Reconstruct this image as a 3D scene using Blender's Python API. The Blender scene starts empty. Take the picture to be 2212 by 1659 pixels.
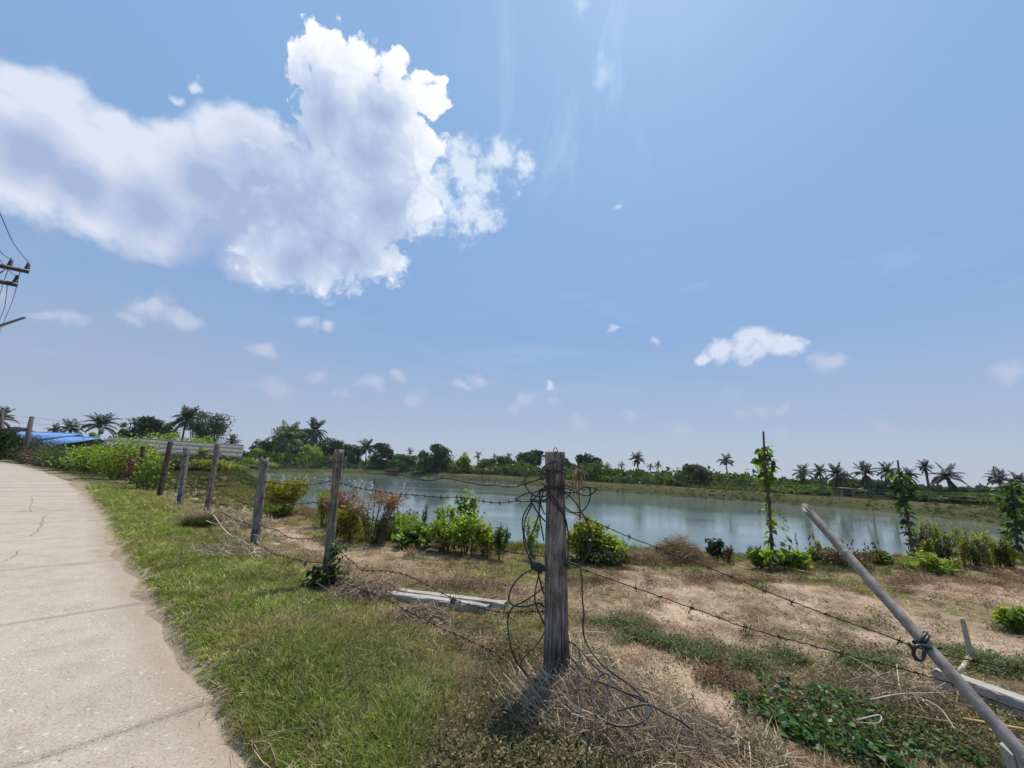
import bpy, bmesh, math, random
import numpy as np
from mathutils import Vector, Matrix, Euler

random.seed(7)
RNG = np.random.default_rng(7)
SC = bpy.context.scene
COL = SC.collection

# ------------------------------------------------------------------ camera
CAM_H, FPX = 1.4, 831.0                       # eye height; focal length in units of a 2212 wide picture
PITCH, ROLL = math.radians(13.14), math.radians(2.78)
_R0, _U0 = np.array([1.0, 0, 0]), np.array([0, -math.sin(PITCH), math.cos(PITCH)])
FW = np.array([0, math.cos(PITCH), math.sin(PITCH)])
RT = math.cos(ROLL) * _R0 + math.sin(ROLL) * _U0
UP = -math.sin(ROLL) * _R0 + math.cos(ROLL) * _U0
EYE = np.array([0, 0, CAM_H])
cam_d = bpy.data.cameras.new('camera')
cam = bpy.data.objects.new('camera', cam_d); COL.objects.link(cam)
cam_d.sensor_width = 36; cam_d.lens = 36 * FPX / 2212
cam_d.clip_start = 0.05; cam_d.clip_end = 8000
m = Matrix.Identity(4)
for i in range(3):
    m[i][0], m[i][1], m[i][2], m[i][3] = RT[i], UP[i], -FW[i], EYE[i]
cam.matrix_world = m
SC.camera = cam

def ray(x, y):                                 # direction of sight through a place in the photograph
    return FW + (x - 1106) / FPX * RT + (829.5 - y) / FPX * UP
def at(x, y, z=0.0):                           # ... where it meets the level z
    d = ray(x, y); return EYE + d * ((z - CAM_H) / d[2])
def atY(x, y, Y):                              # ... where it is Y metres ahead
    d = ray(x, y); return EYE + d * (Y / d[1])

# ------------------------------------------------------------------ sun, sky, exposure
SUN_EL, SUN_AZ = math.radians(65), math.radians(27)      # azimuth clockwise from straight ahead
SUN = Vector((math.cos(SUN_EL) * math.sin(SUN_AZ), math.cos(SUN_EL) * math.cos(SUN_AZ), math.sin(SUN_EL)))
sd = bpy.data.lights.new('sun', 'SUN'); sd.energy = 4.4; sd.angle = math.radians(0.55); sd.color = (1, .955, .88)
so = bpy.data.objects.new('sun', sd); COL.objects.link(so)
so.rotation_euler = (-SUN).to_track_quat('-Z', 'Y').to_euler(); so.location = (0, 0, 60)
SC.view_settings.view_transform = 'Standard'; SC.view_settings.look = 'None'
SC.view_settings.exposure = 0.0; SC.view_settings.gamma = 1.0; SC.view_settings.use_curve_mapping = False
SKY_STRENGTH = 0.1

class NT:                                      # terse node building
    def __init__(s, tree): s.t = tree; s.n = tree.nodes; s.l = tree.links
    def new(s, typ, **kw):
        n = s.n.new(typ)
        for k, v in kw.items(): setattr(n, k, v)
        return n
    def put(s, sock, v):
        if isinstance(v, bpy.types.NodeSocket): s.l.new(v, sock)
        elif v is not None: sock.default_value = v
    def math(s, op, a, b=None, c=None, clamp=False):
        n = s.new('ShaderNodeMath', operation=op, use_clamp=clamp)
        s.put(n.inputs[0], a); s.put(n.inputs[1], b); s.put(n.inputs[2], c); return n.outputs[0]
    def vmath(s, op, a, b=None, c=None):
        n = s.new('ShaderNodeVectorMath', operation=op)
        s.put(n.inputs[0], a)
        if b is not None:
            s.put(n.inputs[3] if op == 'SCALE' else n.inputs[1], b)
        if c is not None: s.put(n.inputs[2], c)
        return n.outputs['Value'] if op in ('DISTANCE', 'DOT_PRODUCT', 'LENGTH') else n.outputs[0]
    def noise(s, vec, scale, detail=4, rough=.55, out=0, dist=0.0):
        n = s.new('ShaderNodeTexNoise'); s.put(n.inputs['Vector'], vec); s.put(n.inputs['Scale'], scale)
        n.inputs['Detail'].default_value = detail; n.inputs['Roughness'].default_value = rough; n.inputs['Distortion'].default_value = dist
        return n.outputs[out]
    def ramp(s, v, *stops, interp='LINEAR'):
        n = s.new('ShaderNodeValToRGB'); s.put(n.inputs[0], v); e = n.color_ramp.elements; n.color_ramp.interpolation = interp
        while len(e) < len(stops): e.new(.5)
        for el, (p, c) in zip(e, stops):
            el.position = p; el.color = (c, c, c, 1) if isinstance(c, (int, float)) else tuple(c) + (1,)
        return n.outputs[0]
    def rng(s, v, a, b, c=0.0, d=1.0, smooth=True):
        n = s.new('ShaderNodeMapRange', interpolation_type='SMOOTHSTEP' if smooth else 'LINEAR')
        for i, q in enumerate((v, a, b, c, d)): s.put(n.inputs[i], q)
        return n.outputs[0]
    def mix(s, f, a, b, blend='MIX'):
        n = s.new('ShaderNodeMix', data_type='RGBA', blend_type=blend); s.put(n.inputs[0], f)
        s.put(n.inputs[6], a if isinstance(a, bpy.types.NodeSocket) else tuple(a) + (1,))
        s.put(n.inputs[7], b if isinstance(b, bpy.types.NodeSocket) else tuple(b) + (1,)); return n.outputs[2]
    def scalevec(s, v, sc):
        n = s.new('ShaderNodeVectorMath', operation='MULTIPLY'); s.put(n.inputs[0], v); n.inputs[1].default_value = sc; return n.outputs[0]

def make_world():
    w = bpy.data.worlds.new('World'); SC.world = w; w.use_nodes = True
    t = NT(w.node_tree); t.n.clear()
    out = t.new('ShaderNodeOutputWorld'); bg = t.new('ShaderNodeBackground'); bg.inputs[1].default_value = SKY_STRENGTH
    t.l.new(bg.outputs[0], out.inputs[0])
    sky = t.new('ShaderNodeTexSky', sky_type='NISHITA', sun_disc=False)
    sky.sun_elevation = SUN_EL; sky.sun_rotation = SUN_AZ
    sky.altitude = 0; sky.air_density = 1.0; sky.dust_density = 1.0; sky.ozone_density = 2.0
    d = t.new('ShaderNodeTexCoord').outputs['Generated']
    sep = t.new('ShaderNodeSeparateXYZ'); t.put(sep.inputs[0], d); elev = sep.outputs[2]
    # humid tropical air: the clear-sky colour is veiled by bright blue-grey haze, most near the horizon
    veil = t.ramp(t.math('MULTIPLY', elev, 1.0, clamp=True), (0.0, (4.7, 5.35, 6.6)), (.12, (3.95, 4.85, 6.65)), (.35, (2.65, 4.4, 7.5)), (.75, (2.8, 4.9, 8.3)))
    col = t.mix(.80, sky.outputs[0], veil)
    # clouds: a field of soft lobes in the directions of the sky, ruffled by fractal noise
    w1 = t.noise(d, 7.0, 3, .5, out=1); w2 = t.noise(d, 24.0, 5, .62, out=1)
    dw = t.vmath('ADD', d, t.vmath('SCALE', t.vmath('SUBTRACT', w1, (.5, .5, .5)), .10))
    dw = t.vmath('ADD', dw, t.vmath('SCALE', t.vmath('SUBTRACT', w2, (.5, .5, .5)), .034))
    def lobes(vec, spots, k, flat=1.0):
        acc = None
        for (x, y, r) in spots:
            c = ray(x, y); c = c / np.linalg.norm(c)
            e = ray(x + r, y); e2 = ray(x, y + r); e = e / np.linalg.norm(e); e2 = e2 / np.linalg.norm(e2)
            rad = .5 * (np.linalg.norm(e - c) + np.linalg.norm(e2 - c))
            v = t.math('MULTIPLY_ADD', t.vmath('DISTANCE', vec, (c[0], c[1], c[2] * flat)), -1 / rad, 1.0)
            acc = v if acc is None else t.math('SMOOTH_MAX', acc, v, k)
        return acc
    big = [(640,140,52),(705,118,70),(768,150,66),(850,158,64),(852,112,26),(908,205,60),(935,232,42),(945,170,26),(735,225,105),(835,265,115),(730,285,90),
           (800,370,140),(720,410,150),(660,490,125),(790,480,110),(860,420,90),(720,545,70),(830,562,52),(610,565,64),(690,570,72),(770,560,70),(560,540,60),(940,330,40),(900,330,70)]
    left = [(575,282,44),(520,276,50),(470,290,70),(390,300,58),(400,380,105),(300,330,85),(245,262,55),(125,215,74),(55,205,62),(5,235,80),(150,290,95),(60,320,115),
            (250,400,110),(30,400,95),(450,420,120),(560,460,125),(350,460,85),(540,540,70),(-90,320,140),(90,385,110),(330,475,95),(200,455,85),(600,350,80),(580,410,90)]
    wisp = [(975,325,48),(1010,385,62),(1090,335,60),(1055,390,58),(1130,340,40),(1000,450,85),(920,460,70),(1040,480,50),(950,400,60)]
    mid = [(1630,738,50),(1560,764,36),(1690,758,44),(1740,738,32),(1610,758,50),(1520,774,26),(1565,758,48),(1650,752,58),(1715,752,46),(1690,765,44),(1630,772,46),(415,166,30),(1185,840,26)]
    small = [(1035,816,40),(1000,826,30),(800,832,44),(745,850,34),(850,818,26),(1186,845,30),(1200,872,26),(1140,872,38),(1115,890,30),
             (1365,904,36),(1650,888,44),(1610,898,36),(1690,884,28),(1895,924,36),(1250,916,40),(340,662,68),(400,690,56),(290,690,46),(145,690,54),(105,690,40),(665,688,42),(715,700,26),
             (565,764,44),(600,838,66),(690,800,40),(30,645,50),(380,195,22),(1340,440,26),(1310,715,18),(1408,740,20),(900,858,46),(1470,924,40),(1700,930,40),(2190,800,60),(1800,790,70)]
    belly = [(700,250,95),(640,440,170),(790,330,110),(830,450,110),(560,450,130),(700,520,110),(820,250,60),(640,300,70),(640,565,90),(760,545,85)]
    bellyB = [(560,470,150),(450,400,80),(60,330,90),(330,460,90),(620,440,120),(170,400,70),(470,520,110)]
    fA, fB, fC = lobes(dw, big, .22), lobes(dw, left, .3), lobes(dw, wisp, .1)
    fD = lobes(t.scalevec(dw, (1, 1, 1.5)), small, .15, 1.5)
    fM = lobes(t.scalevec(dw, (1, 1, 1.4)), mid, .2, 1.4)
    gA, gB = lobes(d, belly, .35), lobes(d, bellyB, .35)
    n1 = t.noise(d, 16, 9, .6); n2 = t.noise(d, 44, 7, .62)
    vo = t.new('ShaderNodeTexVoronoi', feature='SMOOTH_F1'); t.put(vo.inputs['Vector'], dw); vo.inputs['Scale'].default_value = 26
    vo.inputs['Detail'].default_value = 3; vo.inputs['Roughness'].default_value = .55; vo.inputs['Smoothness'].default_value = .4
    puff = t.math('SUBTRACT', .55, vo.outputs['Distance'])
    na = t.math('SUBTRACT', n1, .5); nb = t.math('SUBTRACT', n2, .5)
    A = t.math('ADD', fA, t.math('ADD', t.math('MULTIPLY', na, .34), t.math('MULTIPLY', puff, .55)))
    B = t.math('ADD', fB, t.math('ADD', t.math('MULTIPLY', na, .65), t.math('MULTIPLY', puff, .12)))
    W = t.math('ADD', fC, t.math('ADD', t.math('MULTIPLY', na, 2.6), t.math('MULTIPLY', nb, 1.5)))
    S = t.math('ADD', fD, t.math('ADD', t.math('MULTIPLY', na, .9), t.math('MULTIPLY', puff, .25)))
    # the base of the big cloud is soft, its sunlit heads are crisp
    soft = t.rng(elev, .36, .62)
    aA = t.rng(A, t.math('MULTIPLY_ADD', soft, .12, -.32), t.math('MULTIPLY_ADD', soft, -.30, .30)); aB = t.rng(B, -.28, .42); aW = t.rng(W, .05, .95); aS = t.rng(S, .02, .75); aM = t.rng(t.math('ADD', fM, t.math('ADD', t.math('MULTIPLY', na, .9), t.math('MULTIPLY', puff, .35))), -.05, .55)
    # thin sunward fringes glow, thick bellies go grey-blue
    shA = t.rng(t.math('ADD', gA, t.math('ADD', t.math('MULTIPLY', na, .42), t.math('MULTIPLY', puff, -.42))), -.38, 1.2, smooth=False)
    cA = t.ramp(shA, (0.0, (10.2, 10.2, 10.4)), (.26, (8.6, 9.0, 9.9)), (.48, (6.3, 7.1, 8.9)), (.75, (4.8, 5.8, 7.9)), (1.0, (3.9, 4.9, 7.0)))
    shB = t.rng(t.math('ADD', gB, t.math('MULTIPLY', na, 1.2)), -.25, .6, smooth=False)
    cB = t.ramp(shB, (0.0, (8.2, 8.6, 9.7)), (.4, (6.6, 7.1, 8.7)), (1.0, (4.2, 5.1, 7.3)))
    up = t.rng(elev, .02, .42)
    cS = t.mix(up, (4.9, 5.1, 6.7), (8.0, 8.4, 9.6))
    # faint high streaks
    c0 = ray(1240, 130); c0 = c0 / np.linalg.norm(c0)
    rot = t.new('ShaderNodeVectorRotate', rotation_type='EULER_XYZ'); t.put(rot.inputs['Vector'], d); rot.inputs['Rotation'].default_value = (0, math.radians(8), math.radians(-12))
    st = t.noise(t.scalevec(rot.outputs[0], (11, 2.2, 2.0)), 1.6, 7, .62, dist=.6)
    cir = t.math('MULTIPLY', t.rng(st, .50, .78), t.rng(t.vmath('DISTANCE', d, tuple(c0)), .34, .05))
    st2 = t.noise(t.scalevec(d, (2.0, 3.0, 9)), 1.7, 6, .6, dist=.8)
    cir2 = t.math('MULTIPLY', t.rng(st2, .52, .85), t.math('MULTIPLY', t.rng(elev, .08, .2), t.rng(elev, .62, .4)))
    strk = None
    for p, q, r in (((1250, -20), (1280, 120), 16), ((1280, 120), (1296, 175), 20), ((1296, 175), (1284, 260), 14)):
        n = 5
        for i in range(n + 1):
            k = i / n; s = (p[0] + (q[0] - p[0]) * k, p[1] + (q[1] - p[1]) * k, r)
            c = ray(s[0], s[1]); c /= np.linalg.norm(c)
            v = t.math('MULTIPLY_ADD', t.vmath('DISTANCE', dw, tuple(c)), -1 / (r / 831 * .62 * 1.5), 1.0)
            strk = v if strk is None else t.math('SMOOTH_MAX', strk, v, .3)
    strk = t.rng(t.math('ADD', strk, t.math('MULTIPLY', nb, 1.2)), .1, 1.1)
    # thin veil of milky cloud low on the left
    c1 = ray(120, 780); c1 /= np.linalg.norm(c1)
    mist = t.math('MULTIPLY', t.rng(t.vmath('DISTANCE', d, tuple(c1)), .55, .08), t.rng(n1, .25, .75))
    col = t.mix(t.math('MULTIPLY', cir, .30), col, (7.2, 9.2, 10.4))
    col = t.mix(t.math('MULTIPLY', cir2, .22), col, (6.2, 7.6, 9.4))
    col = t.mix(t.math('MULTIPLY', strk, .34), col, (8.8, 10.2, 11))
    col = t.mix(t.math('MULTIPLY', mist, .45), col, (3.7, 4.4, 6.2))
    col = t.mix(t.math('MULTIPLY', aS, t.rng(elev, .02, .6, .42, .78)), col, cS)
    col = t.mix(t.math('MULTIPLY', aM, .8), col, (7.9, 8.3, 9.6))
    col = t.mix(t.math('MULTIPLY', aB, .84), col, cB)
    col = t.mix(t.math('MULTIPLY', aA, .97), col, cA)
    col = t.mix(t.math('MULTIPLY', aW, .74), col, (8.7, 9.4, 10.3))
    t.l.new(col, bg.inputs[0])
    w.cycles.sampling_method = 'MANUAL'; w.cycles.sample_map_resolution = 512
make_world()
SC.cycles.use_denoising = True
SC.cycles.max_bounces = 8; SC.cycles.transparent_max_bounces = 8
SC.cycles.diffuse_bounces = 3; SC.cycles.glossy_bounces = 3; SC.cycles.transmission_bounces = 4

# ------------------------------------------------------------------ numbers: noise, terrain, ground types
def _lat(seed): return np.random.default_rng(seed).random((256, 256))
_LATS = {}
def vnoise(x, y, scale, seed=0):
    L = _LATS.setdefault(seed, _lat(seed))
    x = np.asarray(x, float) / scale; y = np.asarray(y, float) / scale
    xi = np.floor(x).astype(int); yi = np.floor(y).astype(int); fx = x - xi; fy = y - yi
    fx = fx * fx * (3 - 2 * fx); fy = fy * fy * (3 - 2 * fy)
    a = L[xi & 255, yi & 255]; b = L[(xi + 1) & 255, yi & 255]; c = L[xi & 255, (yi + 1) & 255]; e = L[(xi + 1) & 255, (yi + 1) & 255]
    return (a * (1 - fx) + b * fx) * (1 - fy) + (c * (1 - fx) + e * fx) * fy
def fbm(x, y, scale, seed=0, n=4):
    s = 0; w = 0
    for i in range(n):
        s = s + vnoise(x, y, scale / 2 ** i, seed + i) * .5 ** i; w += .5 ** i
    return s / w
def sstep(a, b, x):
    t = np.clip((np.asarray(x, float) - a) / (b - a), 0, 1); return t * t * (3 - 2 * t)

WL = -0.8
POND = np.array([(17, 13.2), (14.2, 12.3), (9.8, 11.0), (6.7, 10.1), (4.8, 9.8), (3, 9.7), (1.2, 9.6), (-.5, 9.8), (-1.9, 10.7), (-4.3, 12.9), (-8.8, 17.3), (-14.3, 24.2), (-20, 33), (-30, 48), (-42, 64),
                 (-45.3, 71), (-47, 88), (-47.5, 108), (-43, 119), (-35.4, 123.4), (-24, 113), (-11, 100), (3, 80), (12.6, 67), (22.3, 62.8), (32.4, 55.2), (40.3, 49), (41.6, 41), (40.5, 35), (35, 27), (29, 20), (23, 16)])
def seg_dist(x, y, pts, closed=False):
    n = len(pts); d = np.full(np.shape(x), 1e9)
    for i in range(n if closed else n - 1):
        a, b = pts[i], pts[(i + 1) % n]; ab = (b[0] - a[0], b[1] - a[1]); L = ab[0] ** 2 + ab[1] ** 2 + 1e-12
        t = np.clip(((x - a[0]) * ab[0] + (y - a[1]) * ab[1]) / L, 0, 1)
        d = np.minimum(d, np.hypot(x - a[0] - t * ab[0], y - a[1] - t * ab[1]))
    return d
def inside(x, y, pts):
    c = np.zeros(np.shape(x), bool); n = len(pts)
    for i in range(n):
        (x1, y1), (x2, y2) = pts[i], pts[(i + 1) % n]
        if y1 == y2: continue
        hit = ((y1 > y) != (y2 > y)) & (x < (x2 - x1) * (y - y1) / (y2 - y1) + x1); c ^= hit
    return c
def pond_sd(x, y):
    d = seg_dist(x, y, POND, True); return np.where(inside(x, y, POND), -d, d)

EDGE = np.array([(12, -10.5), (3.45, -1.92), (1.2, .09), (-1.14, 2.18), (-2.25, 3.16), (-3.45, 4.24), (-4.9, 5.5), (-7.33, 7.65), (-11.6, 11.45), (-16.1, 15.4), (-25.8, 23.3), (-35.7, 30.6), (-54.2, 43.6), (-68.7, 52.6), (-95, 66), (-140, 82)])
ROAD_W = 5.0
def road_off(x, y):                            # signed distance to the road's edge; negative on the road
    d = seg_dist(x, y, EDGE)
    n = len(EDGE); best = np.full(np.shape(x), 1e9); sg = np.ones(np.shape(x))
    for i in range(n - 1):
        a, b = EDGE[i], EDGE[i + 1]; ab = b - a; L = ab @ ab
        t = np.clip(((x - a[0]) * ab[0] + (y - a[1]) * ab[1]) / L, 0, 1)
        dd = np.hypot(x - a[0] - t * ab[0], y - a[1] - t * ab[1]); cr = ab[0] * (y - a[1]) - ab[1] * (x - a[0])
        m_ = dd < best; best = np.where(m_, dd, best); sg = np.where(m_, np.where(cr > 0, -1, 1), sg)
    return d * sg
def edge_wob(x, y): return (fbm(x, y, .5, 31, 3) - .5) * .22 + (vnoise(x, y, 1.7, 38) - .5) * .16

def terrain(x, y):
    x = np.asarray(x, float); y = np.asarray(y, float)
    d = pond_sd(x, y); r = np.hypot(x, y)
    far = sstep(16, 60, r) * sstep(-45, -15, x + .0 * y + .35 * (y - 60))
    rim = .0 + .72 * far * (1 - .45 * sstep(10, 45, x))
    wid = 1.6 + 3.0 * far
    t = np.clip(d / wid, 0, 1); z = np.where(d > 0, WL + (rim - WL) * (t ** .75) * (1 + .06 * np.sin(t * 9)), WL + np.maximum(-1.3, d * .45))
    z = z - (rim - .45 * far) * sstep(wid + 2, wid + 22, d) * (d > 0)
    off = road_off(x, y)
    road = (off < 0) & (off > -ROAD_W)
    grd = (fbm(x, y, 2.2, 3, 4) - .5) * .10 * sstep(.1, .9, np.abs(np.where(off < 0, -off - ROAD_W, off)))
    grd = grd + (fbm(x, y, 14, 9, 3) - .5) * .35 * sstep(20, 60, r)
    near = .05 * np.exp(-((off - .55) / .5) ** 2)
    z = z + np.where(d > 0, (grd + near) * sstep(0, 1.6, d), 0)
    blend = sstep(.10, -.01, off + edge_wob(x, y)) * sstep(-ROAD_W - .1, -ROAD_W + .05, off)
    return z * (1 - blend) + (-.026) * blend
def tz(x, y): return float(terrain(np.array([x]), np.array([y]))[0])
def gpt(x, y):                                 # ground point seen at a place in the photograph
    d = ray(x, y); t = np.geomspace(1.0, 260, 700); P = EYE + t[:, None] * d; zz = terrain(P[:, 0], P[:, 1]); hit = np.where(P[:, 2] < zz)[0]
    if not len(hit): p = at(x, y); return np.array([p[0], p[1], tz(p[0], p[1])])
    a, b = t[max(hit[0] - 1, 0)], t[hit[0]]
    for _ in range(12):
        m_ = (a + b) / 2; p = EYE + m_ * d
        if p[2] < tz(p[0], p[1]): b = m_
        else: a = m_
    return np.array([p[0], p[1], tz(p[0], p[1])])

_W = lambda L: np.array([at(*q)[:2] for q in L])
TRACK = _W([(380, 1062), (560, 1135), (700, 1192), (860, 1232), (1000, 1262), (1110, 1285), (1260, 1292), (1420, 1305), (1700, 1330), (2000, 1335), (2400, 1330)])
RUT = _W([(520, 1112), (650, 1160), (760, 1182), (860, 1197), (930, 1203)])
STRAW = _W([(880, 1230), (960, 1250), (1060, 1278), (1110, 1282)])
PATH2 = _W([(1290, 1385), (1380, 1430), (1480, 1470), (1560, 1530), (1590, 1640), (1620, 1740)])
RED1 = _W([(1180, 1260), (1400, 1262), (1560, 1262), (1750, 1258)])
RED2 = _W([(1900, 1285), (2050, 1268), (2300, 1255)])
RED3 = _W([(1420, 1275), (1560, 1300), (1680, 1300)])
RED4 = _W([(1560, 1470), (1720, 1540), (1900, 1560), (2000, 1600)])
SOIL2 = _W([(1750, 1280), (1950, 1300), (2200, 1290)])
def zones(x, y):
    """share of bare soil, straw, green, red-brown ground cover at a place (0..1 each)"""
    off = road_off(x, y)
    wob = (fbm(x, y, .9, 51, 4) - .5); wob2 = (fbm(x, y, .35, 57, 3) - .5)
    w_tr = .24 + 1.02 * sstep(.1, 2.4, x)
    dt = seg_dist(x, y, TRACK)
    soil = sstep(1.1, .72, dt / w_tr + wob * 1.15 + wob2 * .9)
    soil = np.maximum(soil, .9 * sstep(1, .4, seg_dist(x, y, RUT) / .22 + wob * 2.4))
    soil = np.maximum(soil, sstep(1, .4, seg_dist(x, y, PATH2) / .50 + wob * 1.5 + wob2))
    soil = np.maximum(soil, .8 * sstep(1, .3, seg_dist(x, y, SOIL2) / .30 + wob * 2.6))
    soil = soil * (1 - .75 * sstep(.53, .63, fbm(x, y, 1.05, 181, 3)) * sstep(.3, 1.2, x)) * (1 - .35 * sstep(.55, .65, fbm(x, y, .4, 185, 2)))
    straw = sstep(1, .3, seg_dist(x, y, STRAW) / .34 + wob * 2) + .35 * sstep(1, .2, dt / (w_tr + .35) + wob * 2.4)
    red = np.maximum.reduce([sstep(1, .3, seg_dist(x, y, RED1) / .30 + wob * 3.2), sstep(1, .3, seg_dist(x, y, RED2) / .5 + wob * 3.2),
                             .9 * sstep(1, .3, seg_dist(x, y, RED3) / .25 + wob * 2.2), .8 * sstep(1, .3, seg_dist(x, y, RED4) / .30 + wob * 2.8)])
    verge = sstep(-.05, .1, off) * sstep(2.0, 1.25, off + wob * .9)
    fade = sstep(.35, -1.3, x - .25 * (2.6 - y)) * .75 + .25 * sstep(.3, -.6, x)      # greener the farther up the road
    green = verge * np.clip(fade + wob * .9, 0, 1)
    green = np.maximum(green, .75 * np.clip(.42 + wob * 2.4, 0, 1) * sstep(1.5, 2.3, off) * (1 - soil) * (1 - .35 * sstep(.5, 2.5, x)))
    return np.clip(soil, 0, 1), np.clip(straw, 0, 1), np.clip(green, 0, 1), np.clip(red * (1 - soil * .6), 0, 1), off

# ------------------------------------------------------------------ meshes and objects
def mesh_np(name, V, F, mats, attrs=None, smooth=False, matidx=None):
    """V (n,3); F list of equal-size face arrays"""
    V = np.asarray(V, np.float32); me = bpy.data.meshes.new(name)
    F = [np.asarray(f, np.int32) for f in (F if isinstance(F, list) else [F]) if len(f)]
    me.vertices.add(len(V)); me.vertices.foreach_set('co', V.ravel())
    nl = sum(f.size for f in F); npoly = sum(len(f) for f in F)
    me.loops.add(nl); me.loops.foreach_set('vertex_index', np.concatenate([f.ravel() for f in F]))
    me.polygons.add(npoly)
    tot = np.concatenate([np.full(len(f), f.shape[1], np.int32) for f in F]); st = np.concatenate([[0], np.cumsum(tot)[:-1]]).astype(np.int32)
    me.polygons.foreach_set('loop_start', st); me.polygons.foreach_set('loop_total', tot)
    if smooth: me.polygons.foreach_set('use_smooth', np.ones(npoly, bool))
    if matidx is not None: me.polygons.foreach_set('material_index', np.asarray(matidx, np.int32))
    me.update(calc_edges=True)
    for k, a in (attrs or {}).items():
        a = np.asarray(a, np.float32)
        if a.ndim == 1: me.attributes.new(k, 'FLOAT', 'POINT').data.foreach_set('value', a)
        else: me.attributes.new(k, 'FLOAT_COLOR', 'POINT').data.foreach_set('color', np.c_[a, np.ones(len(a))].astype(np.float32).ravel())
    for m_ in (mats if isinstance(mats, (list, tuple)) else [mats]): me.materials.append(m_)
    return me

class MB:
    """collects tubes, boxes, cards into one mesh; v = per-vertex variation 0..1"""
    def __init__(s): s.V = []; s.Q = []; s.T = []; s.A = []; s.n = 0
    def add(s, V, quads=(), tris=(), v=.5):
        V = np.asarray(V, float); s.V.append(V)
        if len(quads): s.Q.append(np.asarray(quads, int) + s.n)
        if len(tris): s.T.append(np.asarray(tris, int) + s.n)
        s.A.append(np.broadcast_to(np.asarray(v, float), (len(V),))); s.n += len(V)
    def tube(s, P, R, k=6, v=.5, caps=True):
        P = np.asarray(P, float); n = len(P); R = np.broadcast_to(np.asarray(R, float), (n,))
        T = np.gradient(P, axis=0); T /= np.linalg.norm(T, axis=1)[:, None] + 1e-12
        ref = np.array([0, 0, 1.0]) if abs(T[0][2]) < .9 else np.array([1.0, 0, 0])
        a = np.cross(T[0], ref); a /= np.linalg.norm(a); rings = []
        th = np.arange(k) * 2 * math.pi / k
        for i in range(n):
            a = a - T[i] * (a @ T[i]); a /= np.linalg.norm(a) + 1e-12; b = np.cross(T[i], a)
            rings.append(P[i] + R[i] * (np.cos(th)[:, None] * a + np.sin(th)[:, None] * b))
        V = np.concatenate(rings); q = []
        for i in range(n - 1):
            for j in range(k):
                q.append((i * k + j, i * k + (j + 1) % k, (i + 1) * k + (j + 1) % k, (i + 1) * k + j))
        t = []
        if caps:
            V = np.concatenate([V, P[:1], P[-1:]]); c0, c1 = n * k, n * k + 1
            for j in range(k): t += [(c0, (j + 1) % k, j), (c1, (n - 1) * k + j, (n - 1) * k + (j + 1) % k)]
        s.add(V, q, t, v)
    def box(s, c, d, M=None, v=.5):
        V = np.array([(x, y, z) for x in (-.5, .5) for y in (-.5, .5) for z in (-.5, .5)]) * np.asarray(d, float)
        if M is not None: V = V @ np.asarray(M).T
        s.add(V + np.asarray(c, float), [(0, 1, 3, 2), (4, 6, 7, 5), (0, 4, 5, 1), (2, 3, 7, 6), (0, 2, 6, 4), (1, 5, 7, 3)], v=v)
    def cards(s, C, U, W, v):
        """flat four-sided leaves: centres C, half axes U (length) and W (width)"""
        n = len(C); V = np.stack([C - U, C + W * .9 - U * .1, C + U, C - W * .9 - U * .1], 1).reshape(-1, 3)
        s.add(V, np.arange(4 * n).reshape(n, 4), v=np.repeat(v, 4))
    def mesh(s, name, mat, smooth=False, origin=(0, 0, 0)):
        F = [np.concatenate(x) for x in (s.Q, s.T) if x]
        return mesh_np(name, np.concatenate(s.V) - np.asarray(origin, float), F, mat, {'v': np.concatenate(s.A)}, smooth)

def link(name, me, parent=None, loc=None):
    o = bpy.data.objects.new(name, me); COL.objects.link(o)
    if parent is not None: o.parent = parent
    if loc is not None: o.location = loc
    return o
def tag(o, label, cat, group=None):
    o['label'] = label; o['category'] = cat
    if group: o['group'] = group
    return o
def kind(o, k): o['kind'] = k; return o
def thing(name, loc, label, cat, group=None):
    o = bpy.data.objects.new(name, None); o.empty_display_size = .2; COL.objects.link(o); o.location = tuple(loc); return tag(o, label, cat, group)
def part(name, mb, mat, parent, smooth=False):
    return link(name, mb.mesh(name, mat, smooth, tuple(parent.location)), parent)
def unit(v): v = np.asarray(v, float); return v / (np.linalg.norm(v, axis=-1, keepdims=True) + 1e-12)
def rdir(n, rng, up=0.0):
    v = rng.normal(size=(n, 3)); v[:, 2] += up; return unit(v)
def spline(P, n):
    P = np.asarray(P, float); m_ = len(P); out = []
    Q = np.concatenate([[2 * P[0] - P[1]], P, [2 * P[-1] - P[-2]]])
    for i in range(m_ - 1):
        a, b, c, d = Q[i:i + 4]
        for t in np.linspace(0, 1, n, endpoint=False):
            out.append(.5 * ((2 * b) + (c - a) * t + (2 * a - 5 * b + 4 * c - d) * t * t + (3 * b - a - 3 * c + d) * t ** 3))
    out.append(P[-1]); return np.array(out)

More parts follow.
